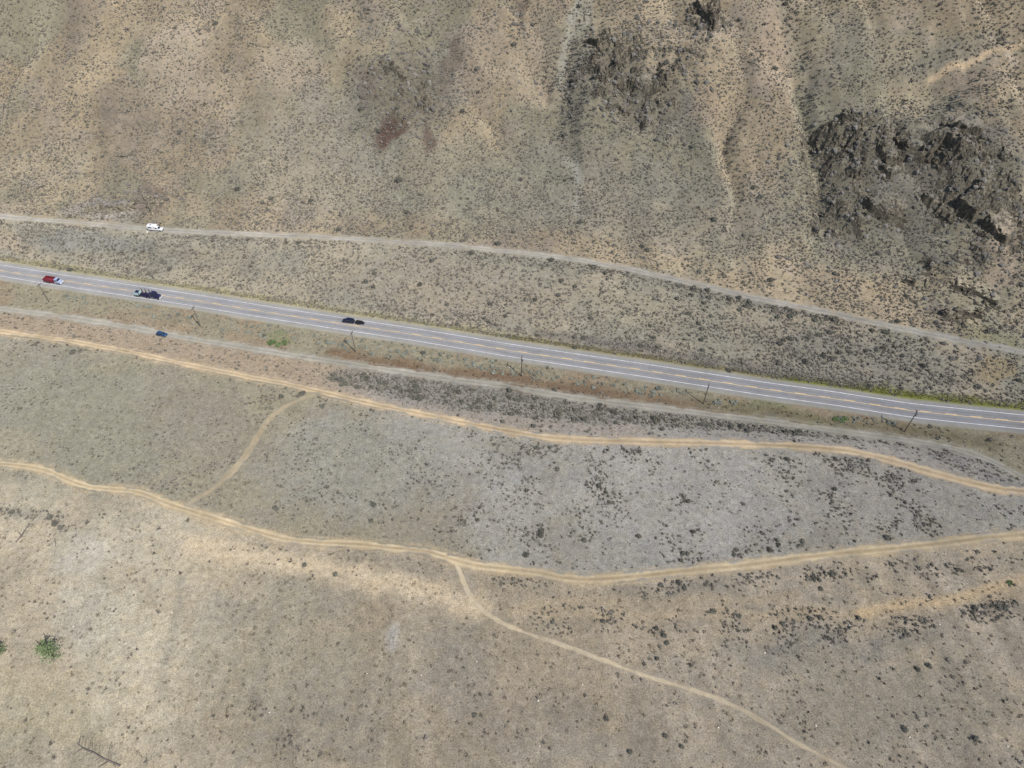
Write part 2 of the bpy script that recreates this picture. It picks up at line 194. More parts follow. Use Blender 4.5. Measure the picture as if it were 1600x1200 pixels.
def seg_dist(x, y, pl):
    """distance from points to a polyline, and the fraction along it"""
    d = np.full(x.shape, 1e9); f = np.zeros(x.shape)
    n = len(pl) - 1
    for i in range(n):
        ax, ay = pl[i][:2]; bx, by = pl[i + 1][:2]
        vx, vy = bx - ax, by - ay
        t = np.clip(((x - ax) * vx + (y - ay) * vy) / (vx * vx + vy * vy + 1e-9), 0, 1)
        q = np.hypot(x - ax - t * vx, y - ay - t * vy)
        m = q < d
        d = np.where(m, q, d); f = np.where(m, (i + t) / n, f)
    return d, f

_hd = np.arange(0, 6000, 1.0)
_sl = 0.10 + 0.50 * smooth(8, 75, _hd) - 0.38 * smooth(230, 420, _hd) - 0.22 * smooth(700, 1800, _hd)
_hz = np.concatenate([[0], np.cumsum(_sl)[:-1]])

def base_height(x, y):
    yB, yA = line_y(TRACK_LOWER, x), line_y(TRACK_UPPER, x)
    yF, yH, yT = line_y(FRONTAGE, x), line_y(HIGHWAY, x), line_y(GRAVEL, x)
    zt = np.interp(x, GRAVEL_Z[0], GRAVEL_Z[1])
    one = np.ones_like(x)
    yF = np.minimum(yF, yH - 8.5)
    yA = np.minimum(yA, yF - 3); yB = np.minimum(yB, yA - 5)
    ys = [yB - 70, yB, yA, yF - 1.5, yF + 1.5, yH - 6.5, yH + 6.0, yH + 10.5, np.maximum(yT - 3.0, yH + 14)]
    zs = [6.6 * one, 5.5 * one, 4.5 * one, 0.7 * one, 0.7 * one, 1.0 * one, 1.0 * one, 0.3 * one, zt]
    z = zs[0].copy()
    for i in range(len(ys) - 1):
        z = z + (zs[i + 1] - zs[i]) * smooth(0, 1, (y - ys[i]) / np.maximum(ys[i + 1] - ys[i], 0.1))
    dy = np.clip((y - yT - 3) * 0.975, 0, 5990)
    return z + np.interp(dy, _hd, _hz), dy

def valley(x, y):
    w = (fbm(x, y, 60, 3, 3) - .5) * 40
    return np.abs(2 * fbm(x + w, y * .42 + w * .3, 42, 3, 15, .4) - 1)

def height(x, y):
    z, dy = base_height(x, y)
    ramp = smooth(6, 90, dy)
    g = 0
    for pl, depth, wid in GULLIES:
        d, f = seg_dist(x, y, pl)
        g = g - depth * np.exp(-(d / wid) ** 1.4) * smooth(0, .35, f)
    for cx, cy, rx, ry, hh in SPURS:
        g = g + hh * np.exp(-((x - cx) / rx) ** 2 - ((y - cy) / ry) ** 2)
    z = z + g * ramp
    z = z + ramp * ((fbm(x, y, 70, 4, 5) - .5) * 14 + (fbm(x * 1.6, y * .7, 22, 4, 9) - .5) * 4.0)
    z = z + ramp * (np.minimum(valley(x, y), .38) - .2) * 20 + ramp * (np.abs(2 * fbm(x, y * .5, 13, 2, 19) - 1) - .3) * 2.2
    # crags
    m = crag_mask(x, y)
    r = 1 - np.abs(2 * fbm(x + .35 * y, y, 11, 4, 31, .55) - 1)
    z = z + m * ((r - .6) * 6.5 + (fbm(x, y, 4, 3, 41) - .5) * 2.0)
    # quiet swell of the flats, none on the made roads
    far = np.ones_like(x)
    for tr, w in ((HIGHWAY, 8), (FRONTAGE, 3.5), (GRAVEL, 4), (TRACK_UPPER, 3.5), (TRACK_LOWER, 3.5)):
        far = far * smooth(w * .6, w * 2.2, np.abs(y - line_y(tr, x)))
    z = z + far * ((fbm(x, y, 34, 3, 61) - .5) * 1.6 + (fbm(x, y, 5, 3, 71) - .5) * .55)
    return z

def crag_mask(x, y):
    m = np.zeros_like(x)
    for cx, cy, a, b, ang, s in CRAGS:
        c, q = math.cos(ang), math.sin(ang)
        u = ((x - cx) * c + (y - cy) * q) / a; v = (-(x - cx) * q + (y - cy) * c) / b
        m = np.maximum(m, s * np.exp(-(u * u + v * v) ** 1.5))
    return m * smooth(.30, .62, fbm(x, y, 26, 3, 97)) if len(CRAGS) else m

# ---------------------------------------------------------------- helpers
LIGHT = 1.47                            # how far midday light lifts an albedo on the level ground
def lin(c):
    c = np.asarray(c, float) / 255.0
    return np.where(c <= .04045, c / 12.92, ((c + .055) / 1.055) ** 2.4)
def alb(c):
    v = lin(c) / LIGHT; l = v @ np.array([.3, .59, .11])
    return (l + (v - l) * .96)

def tag(o, label=None, cat=None, group=None, kind=None):
    if label: o['label'] = label
    if cat: o['category'] = cat
    if group: o['group'] = group
    if kind: o['kind'] = kind
    return o

def fast_mesh(name, V, F, cols=None, mat=None, smooth_shade=False):
    V = np.ascontiguousarray(V, np.float32); F = np.ascontiguousarray(F, np.int32)
    k = F.shape[1]; me = bpy.data.meshes.new(name)
    me.vertices.add(len(V)); me.vertices.foreach_set('co', V.ravel())
    me.loops.add(F.size); me.loops.foreach_set('vertex_index', F.ravel())
    me.polygons.add(len(F))
    me.polygons.foreach_set('loop_start', np.arange(0, F.size, k, dtype=np.int32))
    me.polygons.foreach_set('loop_total', np.full(len(F), k, np.int32))
    me.polygons.foreach_set('use_smooth', np.full(len(F), smooth_shade))
    if cols is not None:
        a = me.attributes.new('ground', 'FLOAT_COLOR', 'POINT')
        c = np.ones((len(V), 4), np.float32); c[:, :3] = cols
        a.data.foreach_set('color', c.ravel())
    me.update(calc_edges=True); me.validate()
    if mat: me.materials.append(mat)
    return me

def link(name, me, parent=None):
    o = bpy.data.objects.new(name, me); COL.objects.link(o)
    if parent: o.parent = parent
    return o

def empty(name, loc=(0, 0, 0), rz=0.0):
    o = bpy.data.objects.new(name, None); COL.objects.link(o)
    o.location = loc; o.rotation_euler = (0, 0, rz); o.empty_display_size = .5
    return o

class MB:
    """collects simple shapes into one mesh"""
    def __init__(s): s.v = []; s.f = []
    def add(s, v, f):
        b = len(s.v); s.v += [tuple(p) for p in v]; s.f += [tuple(i + b for i in q) for q in f]; return s
    def box(s, x0, x1, y0, y1, z0, z1, tx=0, ty=0, tx2=None):
        tx2 = tx if tx2 is None else tx2
        v = [(x0, y0, z0), (x1, y0, z0), (x1, y1, z0), (x0, y1, z0),
             (x0 + tx, y0 + ty, z1), (x1 - tx2, y0 + ty, z1), (x1 - tx2, y1 - ty, z1), (x0 + tx, y1 - ty, z1)]
        return s.add(v, [(3, 2, 1, 0), (4, 5, 6, 7), (0, 1, 5, 4), (1, 2, 6, 5), (2, 3, 7, 6), (3, 0, 4, 7)])
    def prism(s, prof, y0, y1, inset=0.0, zin=None):
        """side profile (x,z) extruded across y; points above zin pulled in by inset"""
        n = len(prof); v = []
        for yy, sg in ((y0, 1), (y1, -1)):
            for x, z in prof:
                v.append((x, yy + (sg * inset * min(1, max(0, (z - zin) / .6)) if zin is not None else 0), z))
        f = [tuple(range(n)), tuple(range(2 * n - 1, n - 1, -1))]
        for i in range(n):
            j = (i + 1) % n; f.append((j, i, i + n, j + n))
        return s.add(v, f)
    def tube(s, p, q, r0, r1=None, n=8):
        r1 = r0 if r1 is None else r1
        p, q = Vector(p), Vector(q); d = (q - p).normalized()
        a = d.orthogonal().normalized(); b = d.cross(a); v = []
        for c, r in ((p, r0), (q, r1)):
            for i in range(n):
                t = 2 * math.pi * i / n; v.append(c + a * math.cos(t) * r + b * math.sin(t) * r)
        f = [tuple(range(n - 1, -1, -1)), tuple(range(n, 2 * n))]
        for i in range(n):
            j = (i + 1) % n; f.append((i, j, j + n, i + n))
        return s.add(v, f)
    def mesh(s, name, mat, bevel=0.0):
        me = bpy.data.meshes.new(name); me.from_pydata(s.v, [], s.f)
        bm = bmesh.new(); bm.from_mesh(me)
        if bevel:
            bmesh.ops.bevel(bm, geom=list(bm.edges), offset=bevel, segments=2, affect='EDGES', clamp_overlap=True)
        bmesh.ops.recalc_face_normals(bm, faces=list(bm.faces))
        bm.to_mesh(me); bm.free(); me.materials.append(mat); return me
    def build(s, name, mat, parent=None, bevel=0.0):
        return link(name, s.mesh(name, mat, bevel), parent)

# ---------------------------------------------------------------- materials
def new_mat(name):
    m = bpy.data.materials.new(name); m.use_nodes = True
    nt = m.node_tree; b = nt.nodes['Principled BSDF']
    return m, nt, b
def noise_node(nt, scale, detail=4, rough=.6, vec=None):
    n = nt.nodes.new('ShaderNodeTexNoise'); n.inputs['Scale'].default_value = scale
    n.inputs['Detail'].default_value = detail; n.inputs['Roughness'].default_value = rough
    if vec: nt.links.new(vec, n.inputs['Vector'])
    return n
def rangen(nt, src, a, b, c, d):
    n = nt.nodes.new('ShaderNodeMapRange'); nt.links.new(src, n.inputs[0])
    for i, v in enumerate((a, b, c, d)): n.inputs[i + 1].default_value = v
    return n.outputs[0]
def mathn(nt, op, a, b):
    n = nt.nodes.new('ShaderNodeMath'); n.operation = op
    for i, v in enumerate((a, b)):
        if isinstance(v, (int, float)): n.inputs[i].default_value = v
        else: nt.links.new(v, n.inputs[i])
    return n.outputs[0]
def scale_col(nt, col, val):
    n = nt.nodes.new('ShaderNodeVectorMath'); n.operation = 'SCALE'
    nt.links.new(col, n.inputs[0]); nt.links.new(val, n.inputs['Scale']); return n.outputs[0]

def ground_mat(name, speck=(.60, 1.40), blotch=(.80, 1.20), fine=2.6, bump=.6):
    m, nt, b = new_mat(name); b.inputs['Roughness'].default_value = 1.0; b.inputs['Diffuse Roughness'].default_value = 1.0
    b.inputs['Specular IOR Level'].default_value = .1
    at = nt.nodes.new('ShaderNodeAttribute'); at.attribute_name = 'ground'
    pos = nt.nodes.new('ShaderNodeNewGeometry').outputs['Position']
    n1 = noise_node(nt, fine, 3, .75, pos); n2 = noise_node(nt, .55, 4, .65, pos); n3 = noise_node(nt, .09, 5, .6, pos)
    v = mathn(nt, 'MULTIPLY', rangen(nt, n1.outputs[0], .3, .7, *speck), rangen(nt, n2.outputs[0], .3, .7, *blotch))
    v = mathn(nt, 'MULTIPLY', v, rangen(nt, n3.outputs[0], .3, .7, .93, 1.07))
    c = scale_col(nt, at.outputs['Color'], v)
    # faint shift between straw and grey
    mx = nt.nodes.new('ShaderNodeMix'); mx.data_type = 'RGBA'; mx.blend_type = 'MULTIPLY'
    mx.inputs['B'].default_value = (1.04, 1.0, .91, 1)
    nt.links.new(c, mx.inputs['A'])
    n4 = noise_node(nt, .3, 5, .7, pos)
    nt.links.new(rangen(nt, n4.outputs[0], .42, .68, 0, .8), mx.inputs['Factor'])
    nt.links.new(mx.outputs['Result'], b.inputs['Base Color'])
    bp = nt.nodes.new('ShaderNodeBump'); bp.inputs['Strength'].default_value = bump; bp.inputs['Distance'].default_value = .25
    nt.links.new(n1.outputs[0], bp.inputs['Height']); nt.links.new(bp.outputs[0], b.inputs['Normal'])
    return m
def plain(name, rgb, rough=.8, var=.0, scale=3.0, metal=0, spec=.3, objrand=0.0, coat=0.0):
    m, nt, b = new_mat(name)
    b.inputs['Roughness'].default_value = rough; b.inputs['Metallic'].default_value = metal
    b.inputs['Specular IOR Level'].default_value = spec
    if coat: b.inputs['Coat Weight'].default_value = coat
    col = nt.nodes.new('ShaderNodeRGB'); col.outputs[0].default_value = (*rgb, 1); out = col.outputs[0]
    if var:
        tc = nt.nodes.new('ShaderNodeTexCoord'); n = noise_node(nt, scale, 4, .65, tc.outputs['Object'])
        out = scale_col(nt, out, rangen(nt, n.outputs[0], .3, .7, 1 - var, 1 + var))
    if objrand:
        oi = nt.nodes.new('ShaderNodeObjectInfo')
        out = scale_col(nt, out, rangen(nt, oi.outputs['Random'], 0, 1, 1 - objrand, 1 + objrand))
    nt.links.new(out, b.inputs['Base Color'])
    return m
def leaf_mat(name, rgb, var=.25, attr=False, objrand=.2):
    m, nt, b = new_mat(name); b.inputs['Roughness'].default_value = .9; b.inputs['Diffuse Roughness'].default_value = .8; b.inputs['Specular IOR Level'].default_value = .1
    if attr:
        at = nt.nodes.new('ShaderNodeAttribute'); at.attribute_name = 'ground'; out = at.outputs['Color']
    else:
        c = nt.nodes.new('ShaderNodeRGB'); c.outputs[0].default_value = (*rgb, 1); out = c.outputs[0]
        at = nt.nodes.new('ShaderNodeAttribute'); at.attribute_name = 'ground'
        mul = nt.nodes.new('ShaderNodeVectorMath'); mul.operation = 'MULTIPLY'
        nt.links.new(out, mul.inputs[0]); nt.links.new(at.outputs['Color'], mul.inputs[1]); out = mul.outputs[0]
        oi = nt.nodes.new('ShaderNodeObjectInfo')
        out = scale_col(nt, out, rangen(nt, oi.outputs['Random'], 0, 1, 1 - objrand, 1 + objrand))
    nt.links.new(out, b.inputs['Base Color'])
    return m

M = {}
M['ground'] = ground_mat('dry_ground')
M['track'] = ground_mat('track_dirt', (.84, 1.16), (.9, 1.1), 4.0, .35)
M['asphalt'] = ground_mat('asphalt', (.92, 1.08), (.93, 1.07), 5.0, .1)
M['white_paint'] = plain('white_road_paint', (.62, .62, .64), .7, .3, .5)
M['yellow_paint'] = plain('yellow_road_paint', (.68, .50, .26), .7, .2, .6)
M['brush'] = leaf_mat('sagebrush_leaves', (.150, .147, .124))
M['rabbit'] = leaf_mat('rabbitbrush_leaves', (.26, .275, .235))
M['green'] = leaf_mat('green_leaves', (.12, .17, .075))
M['cover'] = leaf_mat('brush_cover', (1, 1, 1), attr=True)
M['needles'] = leaf_mat('pine_needles', (.17, .225, .11), objrand=.08)
M['bark'] = plain('bark', (.10, .075, .06), .95, .3, 4)
M['deadwood'] = plain('weathered_deadwood', (.17, .145, .13), .95, .3, 3)
M['pole'] = plain('pole_timber', (.10, .085, .07), .9, .25, 2)
M['pole_pale'] = plain('pale_pole_timber', (.17, .155, .135), .9, .25, 2)  # paler timber for the three left-hand poles
M['ceramic'] = plain('insulator_ceramic', (.25, .2, .17), .3)
M['steel'] = plain('galvanised_steel', (.35, .36, .37), .45, metal=.7)
M['tyre'] = plain('tyre_rubber', (.02, .02, .022), .85)
M['rim'] = plain('wheel_rim', (.5, .5, .52), .35, metal=.8)
M['glass'] = plain('tinted_glass', (.025, .035, .05), .08, spec=.8)
M['navy'] = plain('navy_paint', (.012, .016, .045), .3, coat=.6)
M['blue'] = plain('blue_paint', (.03, .075, .17), .28, coat=.6)
M['purple'] = plain('dark_blue_paint', (.025, .022, .075), .3, coat=.6)
M['white'] = plain('white_paint', (.82, .82, .84), .35, coat=.4)
M['red'] = plain('red_paint', (.21, .03, .045), .45, .1, 2)
M['paleblue'] = plain('pale_blue_paint', (.36, .42, .58), .35, coat=.4)
M['cyan'] = plain('pale_cyan_paint', (.42, .56, .58), .4)
M['black'] = plain('black_steel', (.02, .02, .024), .6)
M['lamp'] = plain('headlamp_lens', (.75, .78, .8), .1, spec=.8)
M['lampred'] = plain('tail_lamp_lens', (.35, .02, .02), .2)

def rock_mat(name, soil, k=1.2):
    m, nt, b = new_mat(name); b.inputs['Roughness'].default_value = .95; b.inputs['Specular IOR Level'].default_value = .15
    g = nt.nodes.new('ShaderNodeNewGeometry'); pos = g.outputs['Position']
    n1 = noise_node(nt, .9, 5, .7, pos); n2 = noise_node(nt, .25, 3, .6, pos)
    r = nt.nodes.new('ShaderNodeValToRGB'); nt.links.new(n1.outputs[0], r.inputs[0])
    e = r.color_ramp.elements
    e[0].position = .32; e[0].color = (.035, .034, .034, 1); e[1].position = .70; e[1].color = (.17, .158, .135, 1)  # rock tones lowered so the cliff faces read as shaded
    x = e.new(.5); x.color = (.08, .077, .07, 1)
    c = scale_col(nt, r.outputs[0], rangen(nt, n2.outputs[0], .3, .7, .75 * k, 1.2 * k))
    wv = nt.nodes.new('ShaderNodeVectorMath'); wv.operation = 'MULTIPLY'; wv.inputs[1].default_value = (1.08, 1.0, .86)
    nt.links.new(c, wv.inputs[0]); c = wv.outputs[0]
    if soil:
        sx = nt.nodes.new('ShaderNodeSeparateXYZ'); nt.links.new(g.outputs['True Normal'], sx.inputs[0])
        k = mathn(nt, 'ADD', sx.outputs['Z'], rangen(nt, n1.outputs[0], .3, .7, -.16, .16))
        k = rangen(nt, k, .70, .86, 0, 1)
        mx = nt.nodes.new('ShaderNodeMix'); mx.data_type = 'RGBA'; nt.links.new(k, mx.inputs['Factor'])
        at = nt.nodes.new('ShaderNodeAttribute'); at.attribute_name = 'ground'
        n5 = noise_node(nt, 2.6, 3, .75, pos)
        sc = scale_col(nt, at.outputs['Color'], rangen(nt, n5.outputs[0], .3, .7, .6, 1.4))
        nt.links.new(c, mx.inputs['A']); nt.links.new(sc, mx.inputs['B']); c = mx.outputs['Result']
    nt.links.new(c, b.inputs['Base Color'])
    bp = nt.nodes.new('ShaderNodeBump'); bp.inputs['Strength'].default_value = .9; bp.inputs['Distance'].default_value = .5
    nt.links.new(n1.outputs[0], bp.inputs['Height']); nt.links.new(bp.outputs[0], b.inputs['Normal'])
    return m
M['rock'] = rock_mat('shade_dark_rock', False); M['crag'] = rock_mat('grassy_crag', True); M['pale_crag'] = rock_mat('pale_grey_crag', True, 2.6); M['pale_rock'] = rock_mat('pale_grey_rock', False, 2.4)
M['palestone'] = plain('pale_stone', (.58, .55, .47), .9, .12, 3)

# ---------------------------------------------------------------- ground colour
def ellipse_fall(x, y, cx, cy, a, b, ang, p=1.0):
    c, q = math.cos(R(ang)), math.sin(R(ang))
    u = ((x - cx) * c + (y - cy) * q) / a; v = (-(x - cx) * q + (y - cy) * c) / b
    return np.exp(-(u * u + v * v) ** p)

def ground_col(x, y, tracks=True):
    wx = x + (fbm(x, y, 14, 3, 201) - .5) * 12; wy = y + (fbm(x, y, 14, 3, 211) - .5) * 12
    yB, yA = line_y(TRACK_LOWER, x), line_y(TRACK_UPPER, x)
    yF, yH, yT = line_y(FRONTAGE, x), line_y(HIGHWAY, x), line_y(GRAVEL, x)
    N = lambda sc, sd: fbm(x, y, sc, 4, sd)[:, None]
    def mixc(a, b, t): return a + (b - a) * (t if np.ndim(t) == 2 else np.asarray(t)[:, None])
    C = lambda *c: np.tile(alb(c), (len(x), 1))
    hill = mixc(C(167, 154, 132), C(152, 147, 128), smooth(.40, .60, N(38, 301)))
    hill = mixc(hill, C(184, 168, 142), smooth(.55, .72, N(24, 311)) * .5)
    hill = mixc(hill, C(158, 148, 140), smooth(.56, .70, N(15, 321)) * .4)
    hill = mixc(hill, hill * 1.24, smooth(-60, 130, wx))  # eastern hillside lightened in colour to offset the light falling off there
    ribs = fbm(x + (wx - x) * .5, y * .22, 15, 3, 327)[:, None]                  # colour ribs running down the slope
    hill = hill * (1 + (ribs - .5) * .55 * np.array([1.0, .97, .9]))
    shelf = mixc(C(176, 167, 149), C(164, 160, 145), smooth(.42, .6, N(20, 331)))
    verge = mixc(C(156, 150, 130), C(158, 144, 124), smooth(.42, .6, N(14, 341)))
    bank = mixc(C(168, 154, 136), C(158, 155, 150), smooth(-75, -45, x))
    flat = mixc(C(160, 154, 135), C(170, 167, 159), smooth(-72, -48, wx + .6 * (wy - 190)))
    flat = mixc(flat, C(158, 152, 140), smooth(.52, .68, N(17, 351)) * .6)
    low = mixc(mixc(C(188, 178, 158), C(172, 162, 145), smooth(-105, -45, wx)), C(184, 173, 156), smooth(-30, 90, wx))  # east end of the field coloured lighter, making up for shading falloff
    low = mixc(low, low * np.array([.86, .88, .9]), smooth(.5, .66, N(16, 361)) * .6)
    low = mixc(low, low * np.array([1.1, 1.06, .98]), smooth(.54, .7, N(22, 371)) * .5)
    rows = fbm(x + (wx - x) * .2 + y * .10, y * .10, 4.5, 3, 375)[:, None]      # old drill rows and runnels down the field
    low = low * (1 + (rows - .5) * .60 * smooth(.35, .6, N(40, 376)))
    c = low
    jit = (fbm(x, y, 6, 3, 381) - .5) * 4
    c = mixc(c, flat, smooth(-2, 2, y - yB + jit))
    c = mixc(c, bank, smooth(-1.5, 1.5, y - yA + jit))
    c = mixc(c, verge, smooth(-1.5, 1.5, y - yF + jit * .5))
    c = mixc(c, shelf, smooth(-1.5, 1.5, y - yH - 4 + jit * .5))
    c = mixc(c, hill, smooth(-2, 3, y - yT + jit * .6))
    for cx, cy, a, b, ang, col, s in BLOBS:
        m = ellipse_fall(wx, wy, cx, cy, a, b, ang)
        m = s * smooth(.18, .62, m + (fbm(x, y, 8, 3, int(abs(cx * 7 + cy)) % 997) - .5) * .5)
        if m.max() > .01: c = mixc(c, C(*col), m)
    for pl, w, col, s in STREAKS:
        d, f = seg_dist(x + (wx - x) * .25, y + (wy - y) * .25, pl)
        m = s * smooth(1.9, .1, d / w + (fbm(x, y, 5, 4, int(abs(pl[0][0])) + 5, .65) - .5) * (1.9 if w > 2.5 else 1.0))
        c = mixc(c, C(*col), m)
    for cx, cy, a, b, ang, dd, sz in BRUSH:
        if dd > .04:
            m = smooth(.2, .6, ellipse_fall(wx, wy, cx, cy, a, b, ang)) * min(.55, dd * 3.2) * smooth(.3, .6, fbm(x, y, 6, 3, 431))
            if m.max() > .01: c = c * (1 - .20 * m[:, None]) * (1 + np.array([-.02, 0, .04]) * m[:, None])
    for pl, w0, dd in BANDS:
        d, f = seg_dist(x, y, pl); w = np.interp(f, np.linspace(0, 1, len(w0)), w0)
        c = mixc(c, C(144, 141, 135), .75 * min(1, dd) ** 1.5 * smooth(1.5, .5, d / w + (fbm(x, y, 5, 3, 441) - .5)))
    cm = crag_mask(x, y)
    c = mixc(c, C(140, 132, 112), smooth(.25, .7, cm * (.5 + fbm(x, y, 5, 3, 391))) * .5)
    if tracks:
        for tr, hw, col in ((TRACK_UPPER, 2.1, (198, 178, 148)), (TRACK_LOWER, 2.1, (198, 180, 150)), (GRAVEL, 2.6, (174, 167, 154)), (FRONTAGE, 2.4, (168, 165, 154))):
            d = np.abs(y - line_y(tr, x)) + (fbm(x, y, 3, 3, 401) - .5) * 2.2
            c = mixc(c, C(*col), smooth(hw + .8, hw - .8, d) * .7)
    return c

# ---------------------------------------------------------------- terrain mesh
STEP = 1.1
def axis(lo, hi, far0, far1):
    a = list(np.arange(lo, hi + .01, STEP)); s = STEP; v = hi
    while v < far1: s *= 1.35; v += s; a.append(v)
    s = STEP; v = lo; pre = []
    while v > far0: s *= 1.35; v -= s; pre.append(v)
    return np.array(pre[::-1] + a)
XS = axis(-345, 325, -5000, 5000); YS = axis(34, 440, -3000, 6000)
GX, GY = np.meshgrid(XS, YS)
nx, ny = len(XS), len(YS)
gx, gy = GX.ravel(), GY.ravel()
GZ = height(gx, gy)
idx = np.arange(nx * ny).reshape(ny, nx)
quads = np.stack([idx[:-1, :-1], idx[:-1, 1:], idx[1:, 1:], idx[1:, :-1]], -1).reshape(-1, 4)
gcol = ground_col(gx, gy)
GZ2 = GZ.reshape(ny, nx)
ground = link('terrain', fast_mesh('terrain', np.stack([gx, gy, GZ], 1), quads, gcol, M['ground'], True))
tag(ground, 'dry tan grassland flat rising to a brushy hillside', kind='structure')

def zat(x, y):
    x = np.atleast_1d(np.asarray(x, float)); y = np.atleast_1d(np.asarray(y, float))
    i = np.clip(np.searchsorted(XS, x) - 1, 0, nx - 2); j = np.clip(np.searchsorted(YS, y) - 1, 0, ny - 2)
    u = (x - XS[i]) / (XS[i + 1] - XS[i]); v = (y - YS[j]) / (YS[j + 1] - YS[j])
    return (GZ2[j, i] * (1 - u) + GZ2[j, i + 1] * u) * (1 - v) + (GZ2[j + 1, i] * (1 - u) + GZ2[j + 1, i + 1] * u) * v
def z1(x, y): return float(zat(x, y)[0])

# ---------------------------------------------------------------- roads and tracks
def resample(pl, step=1.0, ext=40, sm=5):
    p = np.asarray(pl, float); d0 = p[0] - p[1]; d1 = p[-1] - p[-2]
    if ext:
        p = np.vstack([p[0] + d0 / np.linalg.norm(d0) * ext, p, p[-1] + d1 / np.linalg.norm(d1) * ext])
    s = np.concatenate([[0], np.cumsum(np.linalg.norm(np.diff(p, axis=0), axis=1))])
    t = np.arange(0, s[-1], step)
    q = np.stack([np.interp(t, s, p[:, 0]), np.interp(t, s, p[:, 1])], 1)
    if sm:
        k = np.exp(-np.linspace(-2, 2, 4 * sm + 1) ** 2); k /= k.sum(); w = 2 * sm
        for c in range(2):
            e = np.concatenate([2 * q[0, c] - q[w:0:-1, c], q[:, c], 2 * q[-1, c] - q[-2:-w - 2:-1, c]])
            q[:, c] = np.convolve(e, k, 'valid')
    tg = np.gradient(q, axis=0); tg /= np.linalg.norm(tg, axis=1)[:, None]
    return q, tg, np.stack([-tg[:, 1], tg[:, 0]], 1)

def strip(name, pl, offs, lift, colf, mat, parent=None, width=None, ext=40, step=1.0, sm=5, rng_=None, wob=0.0, seed=1):
    q, tg, nm = resample(pl, step, ext, sm)
    if rng_: q, tg, nm = q[rng_[0]:rng_[1]], tg[rng_[0]:rng_[1]], nm[rng_[0]:rng_[1]]
    n, k = len(q), len(offs); offs = np.asarray(offs, float)
    s = np.arange(n) * step
    W = np.ones(n) if width is None else np.interp(np.linspace(0, 1, n), np.linspace(0, 1, len(width)), width)
    O = offs[None, :] * W[:, None]
    if wob:
        for e, sd in ((0, seed), (k - 1, seed + 9)):
            O[:, e] += (fbm(s, s * 0, 4, 3, sd) - .5) * wob
    P = q[:, None, :] + nm[:, None, :] * O[:, :, None]
    x, y = P[..., 0].ravel(), P[..., 1].ravel()
    z = zat(x, y) + lift
    e = np.zeros((n, k)); e[:, 0] = e[:, -1] = 1
    if lift > .04 and k > 2: z -= e.ravel() * (lift - .012)
    idx = np.arange(n * k).reshape(n, k)
    F = np.stack([idx[:-1, :-1], idx[1:, :-1], idx[1:, 1:], idx[:-1, 1:]], -1).reshape(-1, 4)
    tt = np.repeat(s, k); cc = np.tile(offs, n)
    cols = colf(x, y, tt, cc) if colf else None
    return link(name, fast_mesh(name, np.stack([x, y, z], 1), F, cols, mat, True), parent)

def lane_col(x, y, t, o):
    c = np.tile(alb((162, 162, 163)), (len(x), 1))
    lane = (np.abs(o) < 3.5).astype(float)[:, None]
    c = c * (1 - lane) + np.tile(alb((156, 157, 162)), (len(x), 1)) * lane
    wheel = np.exp(-((np.abs(np.abs(o) - 1.8) - .85) / .38) ** 2)[:, None] * lane
    c = c * (1 + .10 * wheel)
    oil = np.exp(-((np.abs(o) - 1.8) / .3) ** 2)[:, None] * lane
    c = c * (1 - .09 * oil)
    sh = smooth(4.3, 5.4, np.abs(o))[:, None]
    c = c * (1 - sh) + np.tile(alb((168, 166, 158)), (len(x), 1)) * sh
    ed = (np.abs(o) > 6.4).astype(float)[:, None]
    c = c * (1 - ed) + ground_col(x, y, False) * ed
    return c * (1 + (fbm(t, o * 3, 9, 3, 77) - .5)[:, None] * .16) * (1 + (fbm(t * .06, o * 1.5, 1.0, 3, 78) - .5)[:, None] * .18)
HW = [-6.6, -5.9, -5.2, -4.4, -3.7, -3.4, -2.65, -2.2, -1.8, -1.4, -.95, -.4, 0, .4, .95, 1.4, 1.8, 2.2, 2.65, 3.4, 3.7, 4.3, 4.9, 5.4, 6.5]
highway = strip('highway', HIGHWAY, HW, .05, lane_col, M['asphalt'])
tag(highway, 'two-lane grey asphalt highway crossing the valley', kind='structure')
LINE = .075
for o_, nm_ in ((3.55, 'north'), (-3.55, 'south')):
    strip('edge_line', HIGHWAY, [o_ - .13, o_ + .13], .056, None, M['white_paint'], highway)
strip('centre_line', HIGHWAY, [-.28, -.06], .056, None, M['yellow_paint'], highway)
nq = len(resample(HIGHWAY)[0])
for i in range(2, nq - 6, 9):
    strip('line_dash', HIGHWAY, [.06, .28], .056, None, M['yellow_paint'], highway, rng_=(i, i + 5))

def track_col(main, rut, mid, ruts, hw, edge_mix=1.0, patch=.0):
    def f(x, y, t, o):
        c = np.tile(alb(main), (len(x), 1))
        r = sum(np.exp(-((o - q) / .16) ** 2) for q in ruts)[:, None]
        c = c + (np.tile(alb(rut), (len(x), 1)) - c) * np.clip(r, 0, 1)
        m = (np.exp(-(o / .18) ** 2) * (.3 + 1.2 * fbm(t, t * 0, 12, 3, 9)))[:, None]
        c = c + (np.tile(alb(mid), (len(x), 1)) - c) * np.clip(m, 0, 1)
        c = c * (1 + (fbm(x, y, 9, 4, 58) - .5)[:, None] * .45)
        c = c * (1 + (fbm(t, o * 6, 2.2, 3, 59) - .5)[:, None] * .25)
        g = ground_col(x, y, False)
        e = smooth(hw * .58, hw * 1.0, np.abs(o) + (fbm(x, y, 4.5, 4, 55, .65) - .5) * hw * 1.7)[:, None] * edge_mix
        if patch: e = np.maximum(e, smooth(.5 - patch, .62 - patch * .5, fbm(x, y, 7, 3, 66))[:, None] * .85)
        return c + (g - c) * e
    return f
OF = np.array([-1, -.86, -.72, -.58, -.44, -.3, -.15, 0, .15, .3, .44, .58, .72, .86, 1])
